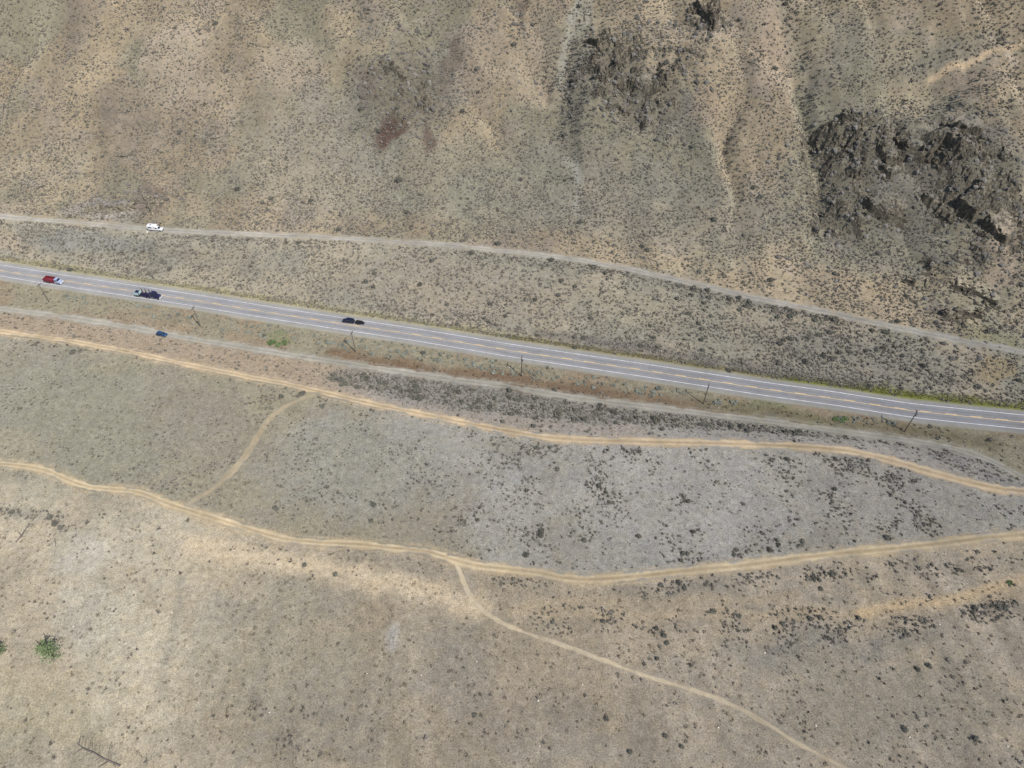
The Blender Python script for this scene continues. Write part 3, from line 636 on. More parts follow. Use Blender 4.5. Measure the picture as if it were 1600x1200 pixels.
t = strip('sandy_track', TRACK_UPPER, OF, .06, track_col((202, 181, 150), (213, 197, 169), (182, 162, 134), (-.5, .5, .1), 1.0),
          M['track'], width=[1.5, 1.5, 1.6, 1.7, 1.8, 2.0, 2.2, 2.4, 2.5], wob=1.1)
tag(t, 'sandy dirt track with wheel ruts just below the highway', kind='structure')
t = strip('sandy_track', TRACK_LOWER, OF, .06, track_col((202, 184, 153), (213, 199, 170), (184, 167, 138), (-.45, .45), 1.0),
          M['track'], width=[1.45, 1.5, 1.5, 1.6, 1.75, 1.9, 2.1, 2.1, 2.2], wob=1.1, seed=21, sm=4)
tag(t, 'winding sandy dirt track across the lower grassland', kind='structure')
t = strip('gravel_track', GRAVEL, OF, .06, track_col((174, 171, 163), (184, 180, 172), (166, 162, 152), (-.45, .45), 1.0),
          M['track'], width=[2.2, 2.2, 2.1, 2.0, 2.1, 2.3, 2.4], wob=.5, seed=31)
tag(t, 'grey gravel track along the foot of the hillside', kind='structure')
t = strip('frontage_track', FRONTAGE, OF, .06, track_col((170, 167, 158), (178, 175, 166), (162, 159, 149), (-.45, .45), 1.0),
          M['track'], width=[1.8, 1.9, 2.0, 2.0, 1.9, 1.8, 2.0], wob=.7, seed=41)
tag(t, 'grey gravel frontage track beside the utility poles', kind='structure')
t = strip('footpath', PATH_FOOT, OF[::2], .05, track_col((212, 198, 172), (216, 203, 178), (212, 198, 172), (0,), 1.0),
          M['track'], width=[.75, .75, .8, .8, .75, .7], wob=.35, seed=51, ext=0, sm=3)
tag(t, 'narrow pale footpath leaving the lower sandy track', kind='structure')
t = strip('faint_path', PATH_FAINT, OF[::2], .05, track_col((180, 168, 144), (188, 177, 153), (176, 163, 139), (0,), 1.0),
          M['track'], width=[1.0, 1.3, 1.5, 1.4, 1.1], wob=.5, seed=61, ext=0, sm=3)
tag(t, 'faint worn path linking the two sandy tracks', kind='structure')

# ---------------------------------------------------------------- brush
def ico(sub):
    bm = bmesh.new(); bmesh.ops.create_icosphere(bm, subdivisions=sub, radius=1)
    v = np.array([p.co[:] for p in bm.verts]); f = np.array([[q.index for q in p.verts] for p in bm.faces]); bm.free()
    return v, f
ICO1 = ico(1); ICO2 = ico(2)
_v, _f = ICO1; _f = _f[_v[_f][:, :, 2].max(1) > .0]       # the underside is never seen
_u = np.unique(_f); _m = np.zeros(len(_v), int); _m[_u] = np.arange(len(_u)); ICO_LOW = (_v[_u], _m[_f])
def bush_arrays(r, core, nleaf, leaf, lobes=4, flat=.85):
    """a lumpy low dome of twigs: a dark core with leaf sprays standing off it"""
    v, f = core; v = v.copy()
    L = r.normal(size=(lobes, 3)); L[:, 2] = np.abs(L[:, 2]) * .6; L /= np.linalg.norm(L, axis=1)[:, None]
    def rad(d):
        return .55 + .50 * np.max(np.clip(d @ L.T, 0, 1) ** 4, axis=1)
    n = v / np.linalg.norm(v, axis=1)[:, None]
    V = n * (rad(n) * (.74 + .22 * r.random(len(v))))[:, None]
    T = .55 + .25 * r.random(len(v))  # core tinted darker for woody twigs and the shade between sprays
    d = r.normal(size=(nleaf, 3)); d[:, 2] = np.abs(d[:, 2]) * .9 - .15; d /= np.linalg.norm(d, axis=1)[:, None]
    c = d * (rad(d) * (.9 + .3 * r.random(nleaf)))[:, None]
    a = r.normal(size=(nleaf, 3)); a /= np.linalg.norm(a, axis=1)[:, None]
    b = np.cross(a, d) + .5 * r.normal(size=(nleaf, 3)); b /= np.linalg.norm(b, axis=1)[:, None] + 1e-6
    s = leaf * (.6 + .8 * r.random(nleaf))[:, None]
    LV = np.stack([c - a * s - b * s * .5, c + a * s - b * s * .3, c + b * s * 1.1 + d * s * .4], 1).reshape(-1, 3)
    LF = np.arange(nleaf * 3).reshape(-1, 3) + len(V)
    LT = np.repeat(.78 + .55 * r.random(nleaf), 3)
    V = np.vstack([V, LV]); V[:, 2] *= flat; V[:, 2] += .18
    return V, np.vstack([f, LF]), np.concatenate([T, LT])

def scatter_merge(protos, pts, size, hfac, cols, r):
    """many copies of the prototypes as one mesh: arrays of vertices, faces, colours"""
    Vs, Fs, Cs, base = [], [], [], 0
    which = r.integers(0, len(protos), len(pts)); ang = r.random(len(pts)) * 6.283
    for k, (V, F, T) in enumerate(protos):
        m = np.nonzero(which == k)[0]
        if not len(m): continue
        c, s = np.cos(ang[m])[:, None], np.sin(ang[m])[:, None]
        st = (.8 + .4 * r.random(len(m)))[:, None]
        X = (V[None, :, 0] * c - V[None, :, 1] * s * st) * size[m][:, None] + pts[m, 0][:, None]
        Y = (V[None, :, 0] * s + V[None, :, 1] * c * st) * size[m][:, None] + pts[m, 1][:, None]
        Z = V[None, :, 2] * (size[m] * hfac[m])[:, None] + pts[m, 2][:, None]
        Vs.append(np.stack([X, Y, Z], -1).reshape(-1, 3))
        Fs.append((F[None] + (np.arange(len(m)) * len(V))[:, None, None]).reshape(-1, 3) + base)
        Cs.append((cols[m][:, None, :] * T[None, :, None]).reshape(-1, 3)); base += len(m) * len(V)
    return np.vstack(Vs), np.vstack(Fs), np.vstack(Cs)

def road_clear(x, y, pad=0.0):
    ok = np.ones(len(x), bool)
    for tr, w in ((HIGHWAY, 6.9), (FRONTAGE, 2.4), (GRAVEL, 2.8), (TRACK_UPPER, 2.4), (TRACK_LOWER, 2.4)):
        ok &= np.abs(y - line_y(tr, x)) > w + pad
    for pl, w in ((PATH_FOOT, 1.2), (PATH_FAINT, 1.2)):
        ok &= seg_dist(x, y, pl)[0] > w + pad
    return ok

# candidates on a jittered grid over the part of the valley in view and somewhat beyond
cell = 1.25
cx_, cy_ = np.meshgrid(np.arange(-335, 315, cell), np.arange(40, 430, cell))
bx = (cx_ + rng.random(cx_.shape) * cell).ravel(); by = (cy_ + rng.random(cx_.shape) * cell).ravel()
inview = np.abs(bx) < 24 + .721 * (.687 * by + 139)
bx, by = bx[inview], by[inview]
yT_, yH_, yA_, yB_, yF_ = (line_y(q, bx) for q in (GRAVEL, HIGHWAY, TRACK_UPPER, TRACK_LOWER, FRONTAGE))
patch = fbm(bx, by, 26, 3, 501); clump = fbm(bx, by, 7, 3, 511)
dens = np.where(by > yT_, .38 + .46 * (patch - .5) + .10 * smooth(.22, .05, valley(bx, by)), np.where(by > yH_ + 6, .36 + .26 * (patch - .5),
        np.where(by > yF_, .05, np.where(by > yA_, .07, np.where(by > yB_, .064, .013)))))
sizeb = np.where(by > yT_, .46, np.where(by > yH_ + 6, .47, .45))
for cx, cy, a, b, ang, dd, sz in BRUSH:
    m = smooth(.2, .6, ellipse_fall(bx, by, cx, cy, a, b, ang))
    dens = dens + dd * m; sizeb = sizeb * (1 + (sz - 1) * m)
band = np.zeros(len(bx))
for pl, w0, dd in BANDS:
    d, f = seg_dist(bx, by, pl)
    w = np.interp(f, np.linspace(0, 1, len(w0)), w0)
    m = smooth(1.25, .75, d / w); band = np.maximum(band, dd * m); sizeb = sizeb * (1 + .25 * m)
flatland = (by < yA_)
dens = np.where(flatland, dens * smooth(.46, .60, clump) * 3.2, dens * (.45 + 1.1 * smooth(.3, .65, clump)))
dens = np.maximum(dens, band * (.72 + .5 * clump))
keep = (rng.random(len(bx)) < np.clip(dens, 0, .9) * cell * cell) & road_clear(bx, by, -.1)
bx, by, sizeb = bx[keep], by[keep], sizeb[keep]
bs = sizeb * np.exp(rng.normal(size=len(bx)) * .30) * .98
bs = np.clip(bs, .32, 1.7)
bz = zat(bx, by) - .05
bcol = np.tile(np.array([.190, .180, .146]), (len(bx), 1)) * (.78 + .5 * rng.random(len(bx)))[:, None]
grey = rng.random(len(bx))[:, None]
bcol = bcol * np.where(by < yA_[keep], .84, np.where(bx > 120, .92, 1.0))[:, None]
bcol = bcol * (1 + grey * np.array([.10, .06, .18]))
# thin out overlaps a little by keeping everything; the 300 that show largest become single shrubs
dist = np.sqrt(bx ** 2 + by ** 2 + (CAM_Z - bz) ** 2)
depth = by * math.cos(R(46.6)) + (CAM_Z - bz) * math.sin(R(46.6))
uu = 1109 * bx / depth; vv = 1109 * (by * math.sin(R(46.6)) - (CAM_Z - bz) * math.cos(R(46.6))) / depth
seen = (np.abs(uu) < 795) & (np.abs(vv) < 595)
order = np.argsort(-(bs / dist) * seen)
big = order[:300]; rest = order[300:]
pr = np.random.default_rng(3)
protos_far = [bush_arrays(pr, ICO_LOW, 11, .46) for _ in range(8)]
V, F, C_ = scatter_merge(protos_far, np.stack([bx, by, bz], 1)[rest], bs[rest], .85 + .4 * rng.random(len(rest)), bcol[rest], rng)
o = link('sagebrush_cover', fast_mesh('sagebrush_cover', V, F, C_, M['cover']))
tag(o, 'scattered grey-green sagebrush covering hillside and flats', 'sagebrush', kind='stuff')
near_me = []
for k in range(7):
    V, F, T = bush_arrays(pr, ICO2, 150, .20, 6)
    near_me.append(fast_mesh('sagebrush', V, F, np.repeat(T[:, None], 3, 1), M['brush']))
for n, i in enumerate(big):
    o = link('sagebrush', near_me[n % 7])
    o.location = (bx[i], by[i], bz[i]); o.rotation_euler = (0, 0, rng.random() * 6.28)
    s = bs[i]; o.scale = (s, s * (.85 + .3 * rng.random()), s * (.85 + .35 * rng.random()))
    x1 = np.array([bx[i]])
    if by[i] < line_y(TRACK_LOWER, x1)[0]:
        tag(o, 'large sagebrush clump on the dry grassland below the lower sandy track', 'sagebrush', 'sagebrush below the lower sandy track')
    elif by[i] < line_y(TRACK_UPPER, x1)[0]:
        tag(o, 'large sagebrush clump on the grey flat between the two sandy tracks', 'sagebrush', 'sagebrush between the sandy tracks')
    elif by[i] < line_y(HIGHWAY, x1)[0]:
        tag(o, 'large sagebrush clump on the bank between highway and upper sandy track', 'sagebrush', 'sagebrush on the roadside bank')
    else:
        tag(o, 'large sagebrush clump on the slope above the highway', 'sagebrush', 'sagebrush above the highway')

# low half-shrubs between the sage: pale, knee high, far too many to count
n = 25000; qy = 40 + rng.random(n) ** .85 * 300; qx = rng.uniform(-1, 1, n) * (42 + .78 * (.687 * qy + 139))
pn = fbm(qx, qy, 11, 3, 551)
ok = road_clear(qx, qy, .1) & (rng.random(n) < .25 + .75 * smooth(.42, .62, pn))
qx, qy = qx[ok], qy[ok]
low_protos = []
for k in range(6):
    V, F, T = bush_arrays(pr, ICO1, 18, .46, 4, .8); V = V[len(ICO1[0]):]; F = F[len(ICO1[1]):] - len(ICO1[0]); low_protos.append((V, F, T[len(ICO1[0]):]))
lc = ground_col(qx, qy, False) * (.50 + .22 * rng.random(len(qx)))[:, None]
V, F, C_ = scatter_merge(low_protos, np.stack([qx, qy, zat(qx, qy) - .03], 1), .18 + .30 * rng.random(len(qx)) ** 1.5, np.full(len(qx), .9), lc, rng)
tag(link('low_scrub', fast_mesh('low_scrub', V, F, C_, M['cover'])), 'small low scrub plants speckling the dry ground', 'scrub', kind='stuff')

# pale rabbitbrush in the highway verge
rab_me = []
for k in range(4):
    V, F, T = bush_arrays(pr, ICO2, 100, .2, 6)
    rab_me.append(fast_mesh('rabbitbrush', V, F, np.repeat(T[:, None], 3, 1), M['rabbit']))
nr = 0; tries = 0
while nr < 270 and tries < 6000:
    tries += 1
    x = rng.uniform(-225, 185); x1 = np.array([x])
    yh, yf = line_y(HIGHWAY, x1)[0], line_y(FRONTAGE, x1)[0]
    w = rng.random()
    y = yf + 2.6 + (yh - 7.6 - yf - 2.6) * (.35 + .65 * w)
    if yh - yf < 11 or fbm(np.array([x]), np.array([y]), 16, 2, 601)[0] < .42: continue
    s = float(np.clip(.62 * math.exp(rng.normal() * .28), .3, 1.1))
    o = link('rabbitbrush', rab_me[nr % 4]); o.location = (x, y, z1(x, y) - .04)
    o.rotation_euler = (0, 0, rng.random() * 6.28); o.scale = (s, s, s * .9)
    tag(o, 'pale rabbitbrush clump in the verge between highway and frontage track', 'shrub', 'pale shrubs along the highway verge')
    nr += 1

# ---------------------------------------------------------------- dry grass and loose rock
def tuft(r, n=5):
    V, F, T = [], [], []
    for i in range(n):
        a = r.random() * 6.283; l = .6 + .5 * r.random(); w = .14
        d = np.array([math.cos(a), math.sin(a), 0]); p = np.array([-math.sin(a), math.cos(a), 0])
        b = len(V); V += [d * .05 - p * w, d * .05 + p * w, d * (.35 + .6 * r.random()) + np.array([0, 0, l])]
        F.append([b, b + 1, b + 2]); T += [.75, .75, 1.1 + .25 * r.random()]
    return np.array(V), np.array(F), np.array(T)
tufts = [tuft(pr) for _ in range(6)]
def scatter_grass(name, label, x, y, size, tint, r):
    z = zat(x, y) - .02; c = ground_col(x, y, False) * tint
    c = c * (.75 + .5 * r.random(len(x)))[:, None]
    V, F, C_ = scatter_merge(tufts, np.stack([x, y, z], 1), size, np.ones(len(x)), c, r)
    return tag(link(name, fast_mesh(name, V, F, C_, M['cover'])), label, 'grass', kind='stuff')
n = 66000
d_ = rng.random(n) ** .8
y = 40 + d_ * 330; x = rng.uniform(-1, 1, n) * (42 + .78 * (.687 * y + 139))
ok = road_clear(x, y, .2) & (fbm(x, y, 9, 3, 701) > .40)
x, y = x[ok], y[ok]
scatter_grass('dry_grass', 'short dry bunchgrass scattered over the whole valley floor', x, y, .22 + .22 * rng.random(len(x)), np.array([.86, .86, .80]), rng)
# taller grass along the north verge: straw at the west end, green at the east
n = 9000; x = rng.uniform(-250, 200, n); w = rng.random(n)
y = line_y(HIGHWAY, x) + 7.0 + w * np.interp(x, [-230, 0, 90, 190], [4.2, 2.6, 3.4, 5.0])
scatter_grass('verge_grass', 'taller straw and green grass strip along the north edge of the highway', x, y, .3 + .3 * rng.random(n), np.array([.95, .96, .92]), rng)

# ---------------------------------------------------------------- rock outcrops
def worley(x, y, scale, seed):
    x = x / scale; y = y / scale; ix = np.floor(x); iy = np.floor(y)
    f1 = np.full(x.shape, 9.0); f2 = np.full(x.shape, 9.0); cid = np.zeros(x.shape); px = np.zeros(x.shape); py = np.zeros(x.shape)
    for dx in (-1, 0, 1):
        for dy in (-1, 0, 1):
            jx = ix + dx; jy = iy + dy
            qx = jx + _hash(jx, jy, seed); qy = jy + _hash(jx, jy, seed + 5)
            d = np.hypot(x - qx, y - qy); h = _hash(jx, jy, seed + 11)
            m = d < f1
            f2 = np.where(m, f1, np.minimum(f2, d)); cid = np.where(m, h, cid)
            px = np.where(m, x - qx, px); py = np.where(m, y - qy, py); f1 = np.where(m, d, f1)
    return f1, f2, cid, px, py

def side_of(x, y, pl):
    """signed distance to a ledge line, positive on its uphill side"""
    best = np.full(x.shape, 1e9); sg = np.zeros(x.shape); fr = np.zeros(x.shape); n = len(pl) - 1
    for i in range(n):
        ax, ay = pl[i]; bx_, by_ = pl[i + 1]; vx, vy = bx_ - ax, by_ - ay
        t = np.clip(((x - ax) * vx + (y - ay) * vy) / (vx * vx + vy * vy + 1e-9), 0, 1)
        d = np.hypot(x - ax - t * vx, y - ay - t * vy)
        c = vx * (y - ay) - vy * (x - ax)
        if (vx if abs(vx) > .3 * abs(vy) else vy) < 0: c = -c
        m = d < best; best = np.where(m, d, best); sg = np.where(m, np.sign(c), sg); fr = np.where(m, (i + t) / n, fr)
    return best * sg, fr

def rock_relief(x, y):
    """height of the bare rock above the soil; below zero where the soil hides it"""
    m = crag_mask(x, y)
    wx = x + (fbm(x, y, 5, 3, 811) - .5) * 4; wy = y + (fbm(x, y, 5, 3, 821) - .5) * 4
    f1, f2, cid, px, py = worley(wx * .9 + wy * .35, wy * .7 - wx * .25, 4.2, 31)
    blk = cid * 3.8 + (px * .9 + py * .5) * .9 - 1.2 * smooth(.16, .0, f2 - f1)
    g1, g2, gid, qx, qy = worley(wx, wy, 1.7, 47)
    blk = blk + (gid - .5) * 2.3 - .8 * smooth(.18, 0, g2 - g1)
    z = -1.5 + m * (blk * 1.0) + .5 * (fbm(x, y, 1.5, 3, 61) - .5) - 1.2 * (1 - smooth(.05, .35, m))
    for pl, w, h in LEDGES:
        P = np.array(pl); r_ = 3 * w + 4
        k = np.nonzero((x > P[:, 0].min() - r_) & (x < P[:, 0].max() + r_) & (y > P[:, 1].min() - r_) & (y < P[:, 1].max() + r_))[0]
        if not len(k): continue
        xk, yk, zk = x[k], y[k], z[k]
        d, f = side_of(xk + (wx[k] - xk) * .45, yk + (wy[k] - yk) * .45, pl)
        ends = smooth(0, .12, f) * smooth(1, .88, f)
        top = 1.55 * h * (.75 + .9 * (fbm(xk, yk, 4, 3, 71) - .5)) * np.exp(-np.maximum(d, 0) / (1.9 * w)) * smooth(-.25, .25, d) * ends
        z[k] = np.maximum(zk, np.where(d > -.5, top + zk * .35 - .15, -9))
    return z

for pl_i, (cx, cy, a, b, ang, st) in enumerate(CRAGS):
    ca, sa = abs(math.cos(ang)), abs(math.sin(ang))
    ex, ey = 1.6 * (a * ca + b * sa) + 3, 1.6 * (a * sa + b * ca) + 3
    stp = .38
    X, Y = np.meshgrid(np.arange(cx - ex, cx + ex, stp), np.arange(cy - ey, min(cy + ey, 436), stp))
    sh = X.shape; X, Y = X.ravel(), Y.ravel()
    rr_ = rock_relief(X, Y); rr_ = np.where((np.abs(Y - line_y(GRAVEL, X)) < 4.5), -2, rr_)
    Z = zat(X, Y) + rr_
    I = np.arange(len(X)).reshape(sh)
    Q = np.stack([I[:-1, :-1], I[:-1, 1:], I[1:, 1:], I[1:, :-1]], -1).reshape(-1, 4)
    Q = Q[rr_[Q].max(1) > -.15]
    if not len(Q): continue
    used = np.unique(Q); mp = np.zeros(len(X), int); mp[used] = np.arange(len(used))
    o = link('rock_slope', fast_mesh('rock_slope', np.stack([X, Y, Z], 1)[used], mp[Q], ground_col(X[used], Y[used], False), M['pale_crag'] if cx < -100 else M['crag']))
    tag(o, kind='structure')
def boulder_mesh(seed):
    r = np.random.default_rng(seed); bm = bmesh.new()
    for p in r.uniform(-1, 1, (16, 3)):
        q = p / max(np.abs(p)) * (.72 + .28 * r.random()) if r.random() < .7 else p
        bm.verts.new(q)
    res = bmesh.ops.convex_hull(bm, input=list(bm.verts))
    bmesh.ops.delete(bm, geom=[v for v in bm.verts if not v.link_faces], context='VERTS')
    bmesh.ops.recalc_face_normals(bm, faces=list(bm.faces))
    me = bpy.data.meshes.new('boulder'); bm.to_mesh(me); bm.free(); me.materials.append(M['rock']); return me
BOULD = [boulder_mesh(100 + k) for k in range(10)]
PALE_B = []
for me in BOULD:
    c = me.copy(); c.materials.clear(); c.materials.append(M['pale_rock']); PALE_B.append(c)
LEDGE_LABELS = [
 'long dark rock ledge curving along the lower edge of the right-hand crag', 'tallest black-shadowed rock face in the right-hand crag',
 'dark broken rock rib stepping down towards the right edge', 'dark rock rib near the middle of the right-hand crag',
 'short steep rock rib at the top middle of the right-hand crag', 'small upright rock slab at the left end of the right-hand crag',
 'small dark rock knob at the top left of the right-hand crag', 'narrow dark rock rib beside a grassy pocket in the crag',
 'big pale grey wedge of rock in the centre of the right-hand crag', 'rock ledge along the upper right of the crag',
 'short dark rock ledge above the tallest rock face', 'low rock ledge left of the tallest rock face',
 'small slanting rock slab low on the left of the crag', 'tiny rock ledge alone on the slope below the crag',
 'small upright rock ledge below the tallest rock face', 'grey rock outcrop on the slope near the right edge',
 'low broken grey rocks just above the gravel track at right', 'dark cleft rock ridge running down from the top edge',
 'narrow dark rock rib beside the cleft ridge at the top edge', 'upright rock rib in the middle of the central hillside knob',
 'small rock ledge left of the central knob', 'hooked rock rib beside the gully at the top centre',
 'little rock ledge in the central knob', 'low rock ledge under the central knob', 'short rock rib just right of the top centre gully',
 'pale rock cut above the gravel track at left', 'brown rock face above the white camper truck',
 'low grey rock patch on the left hillside', 'flat grey rock patch on the far left hillside']
for li, (pl, w, h) in enumerate(LEDGES):
    q, tg, nm = resample(pl, .5, 0, 0)
    L = len(q) * .5
    root = empty('rock_outcrop', (q[0][0], q[0][1], z1(*q[0])))
    tag(root, LEDGE_LABELS[li], 'rock outcrop', 'rock outcrops on the hillside')
    r = np.random.default_rng(900 + li)
    nb = int(max(6, L / w * 5))
    fi = (np.arange(nb) + r.random(nb)) / nb; ii = np.minimum(len(q) - 1, (fi * len(q)).astype(int))
    PP = q[ii] + nm[ii] * (r.normal(size=nb) * w * .75)[:, None]
    zz = zat(PP[:, 0], PP[:, 1]) + np.maximum(0, rock_relief(PP[:, 0], PP[:, 1]))
    for k in range(nb):
        o = link('boulder', (PALE_B if q[0][0] < -100 else BOULD)[int(r.integers(0, 10))], root)
        s = .22 + .42 * r.random() ** 1.6; i = ii[k]
        o.location = (PP[k, 0] - q[0][0], PP[k, 1] - q[0][1], zz[k] - root.location.z + h * .08 * s)
        o.rotation_euler = (r.normal() * .25, r.normal() * .25, math.atan2(tg[i][1], tg[i][0]) + r.normal() * .35)
        o.scale = (w * s * (.7 + .5 * r.random()), w * s * .55, h * s * .62)
# loose rock on crags and in the gullies
n = 60000; x = rng.uniform(-300, 300, n); y = rng.uniform(190, 430, n)
m = crag_mask(x, y)
ok = rng.random(n) < m * .55; x, y = x[ok], y[ok]
rocks = []
for k in range(6):
    V, F = ico(1); V = V * (.75 + .5 * pr.random(len(V)))[:, None]; rocks.append((V, F[::1], .8 + .4 * pr.random(len(V))))
c = np.tile(np.array([.17, .16, .145]), (len(x), 1)) * (.6 + .8 * rng.random(len(x)))[:, None]
V, F, C_ = scatter_merge(rocks, np.stack([x, y, zat(x, y) + np.maximum(rock_relief(x, y), 0)], 1), .3 + 1.1 * rng.random(len(x)) ** 2.2, .6 + .6 * rng.random(len(x)), c, rng)
tag(link('loose_rock', fast_mesh('loose_rock', V, F, C_, M['cover'])), 'loose grey rock strewn among the hillside crags', 'rock', kind='stuff')

# pale stones lying about
st_me = []
for k in range(4):
    V, F = ico(1); V = V * (.8 + .35 * pr.random(len(V)))[:, None] * np.array([1, .8, .65])
    st_me.append(fast_mesh('pale_stone', V, F, None, M['palestone']))
for k, (x, y) in enumerate(STONES):
    o = link('pale_stone', st_me[k % 4]); s = .85 if k == 0 else .26 + .14 * rng.random()
    o.location = (x, y, z1(x, y) + s * .25); o.scale = (s, s, s); o.rotation_euler = (0, 0, rng.random() * 6)
    if k == 0: tag(o, 'large cream stone on the track edge below the white camper truck', 'stone')
    elif y > line_y(TRACK_UPPER, np.array([x]))[0]: tag(o, 'small pale stone beside the highway or its frontage track', 'stone', 'pale stones by the roads')
    else: tag(o, 'small pale stone lying in the dry grassland', 'stone', 'pale stones in the grassland')

# ---------------------------------------------------------------- green shrubs
gr_me = []
for k in range(3):
    V, F, T = bush_arrays(pr, ICO2, 130, .22, 7, .6)
    gr_me.append(fast_mesh('green_shrub', V, F, np.repeat(T[:, None], 3, 1), M['green']))
GL = ['leftmost bright green shrub beside the frontage track', 'middle bright green shrub of the three beside the frontage track', 'rightmost bright green shrub of the three beside the frontage track',
      'left green shrub in the verge left of the rightmost pole', 'middle green shrub in the verge left of the rightmost pole', 'right green shrub in the verge left of the rightmost pole',
      'lone small green shrub in the grassland near the right edge']
for k, (x, y) in enumerate(GREENS):
    o = link('green_shrub', gr_me[k % 3]); s = (1.5, 1.3, 1.2, 1.1, 1.2, .9, .8)[k]
    o.location = (x, y, z1(x, y) - .05); o.scale = (s * 1.25, s * .9, s * .8); o.rotation_euler = (0, 0, k * 1.1)
    tag(o, GL[k], 'shrub', 'green shrubs')

# ---------------------------------------------------------------- pine trees
def pine(loc, h, label, seed, dead_top=3.0, spread=3.2):
    r = np.random.default_rng(seed)
    root = empty('pine_tree', loc); tag(root, label, 'tree', 'pine trees')
    tr = MB(); pts = [(0, 0, -.3), (.08, .05, h * .3), (.0, .12, h * .6), (-.05, .1, h * .8), (-.02, .15, h)]
    rad = [.24, .20, .17, .15, .06]
    for i in range(4): tr.tube(pts[i], pts[i + 1], rad[i], rad[i + 1], 8)
    V, F, T = [], [], []; br = MB()
    top = h - dead_top
    nb = 34
    for i in range(nb):
        z = h * .12 + (top - h * .12) * (i / nb); a = i * 2.4 + r.normal() * .3
        L = spread * (1 - .62 * (i / nb) ** 1.3) * (.75 + .4 * r.random())
        e = Vector((math.cos(a) * L, math.sin(a) * L, z + .25 * L)); s_ = Vector((0, 0.05, z))
        br.tube(s_, e, .045, .015, 5)
        for j in range(30):
            t = .25 + .8 * r.random()
            c = np.array(s_.lerp(e, min(t, 1.05))) + r.normal(size=3) * np.array([.42, .42, .28]) * (.6 + L * .2)
            u = r.normal(size=3); u /= np.linalg.norm(u); w = np.cross(u, r.normal(size=3)); w /= np.linalg.norm(w)
            q = .15 + .14 * r.random(); b = len(V)
            V += [c - u * q - w * q * .45, c + u * q - w * q * .3, c + w * q * .9]; F.append([b, b + 1, b + 2]); T += [.7 + .7 * r.random()] * 3
    for i in range(7):                                   # bare twigs of the dead leader
        z = top + dead_top * (i + .3) / 8; a = r.random() * 6.28; L = .9 * (1 - i / 9)
        br.tube((0, .1, z), (math.cos(a) * L, math.sin(a) * L, z + .15), .025, .008, 4)
    tr.build('trunk', M['bark'], root); br.build('branch', M['bark'], root)
    T = np.array(T)
    link('crown', fast_mesh('crown', np.array(V), np.array(F), np.repeat(T[:, None], 3, 1), M['needles']), root)
pine((*TREES[0], z1(*TREES[0]) - .05), 10.6, 'green pine with a bare dead top standing in the pale grassland', 5)
pine((*TREES[1], z1(*TREES[1]) - .05), 7.0, 'green pine cut off by the left edge of the picture', 6, 1.0, 2.4)

# ---------------------------------------------------------------- fallen dead trees, crooked snag
def fallen(a, b, label, seed, r0=.22, nbr=18, lift=.5):
    r = np.random.default_rng(seed)
    A = Vector((a[0], a[1], z1(*a))); B = Vector((b[0], b[1], z1(*b)))
    root = empty('fallen_tree', A); tag(root, label, 'dead tree', 'fallen dead trees')
    D = B - A; L = D.length; m = MB(); br = MB()
    P = []
    for i in range(6):
        t = i / 5; p = D * t + Vector((r.normal() * .15, r.normal() * .15, r0 + lift * t)); P.append(p)
    for i in range(5): m.tube(P[i], P[i + 1], r0 * (1 - .16 * i), r0 * (1 - .16 * (i + 1)), 8)
    side = D.cross(Vector((0, 0, 1))).normalized()
    for i in range(nbr):
        t = .2 + .8 * r.random(); k = min(4, int(t * 5)); p = P[k].lerp(P[k + 1], t * 5 - k)
        sg = 1 if r.random() < .72 else -1
        l = (.5 + 1.6 * r.random()) * min(1.6, L / 8 + .4)
        q = p + side * sg * l * .8 + D.normalized() * l * .5 + Vector((0, 0, .25 * l * r.random() - .1))
        br.tube(p, q, .06, .02, 5)
        q2 = q + side * sg * .3 * l + Vector((0, 0, -.15)) + D.normalized() * r.normal() * .4
        br.tube(q, q2, .022, .008, 4)
    m.build('trunk', M['deadwood'], root); br.build('branch', M['deadwood'], root)
fallen(LOGS[0], LOGS[1], 'long fallen dead tree with bare branches at the lower left corner', 11, .24, 30)
fallen(LOGS[2], LOGS[3], 'fallen dead tree with bare branches under the row of shrubs at left', 12, .2, 16)
fallen(LOGS[4], LOGS[5], 'short thin fallen trunk right of the branched fallen tree', 13, .12, 3, .1)

x, y = SNAGPT[0]
root = empty('dead_snag', (x, y, z1(x, y)))
tag(root, 'crooked dark dead snag leaning left beside the highway grass', 'dead tree')
m = MB(); P = [(0, 0, -.2), (-.3, .1, 2.0), (-.9, .2, 3.8), (-1.8, .3, 5.0), (-3.2, .3, 5.4), (-4.4, .2, 5.1)]
for i in range(5): m.tube(P[i], P[i + 1], .24 - .035 * i, .24 - .035 * (i + 1), 7)
m.build('trunk', M['deadwood'], root)
m = MB(); r = np.random.default_rng(4)
for i in range(12):
    t = 1 + 3.9 * r.random(); k = int(t); p = Vector(P[k]).lerp(Vector(P[min(k + 1, 5)]), t - k)
    m.tube(p, p + Vector((-.5 - r.random(), r.normal() * .6, .5 * r.random())), .05, .015, 5)
m.build('branch', M['deadwood'], root)

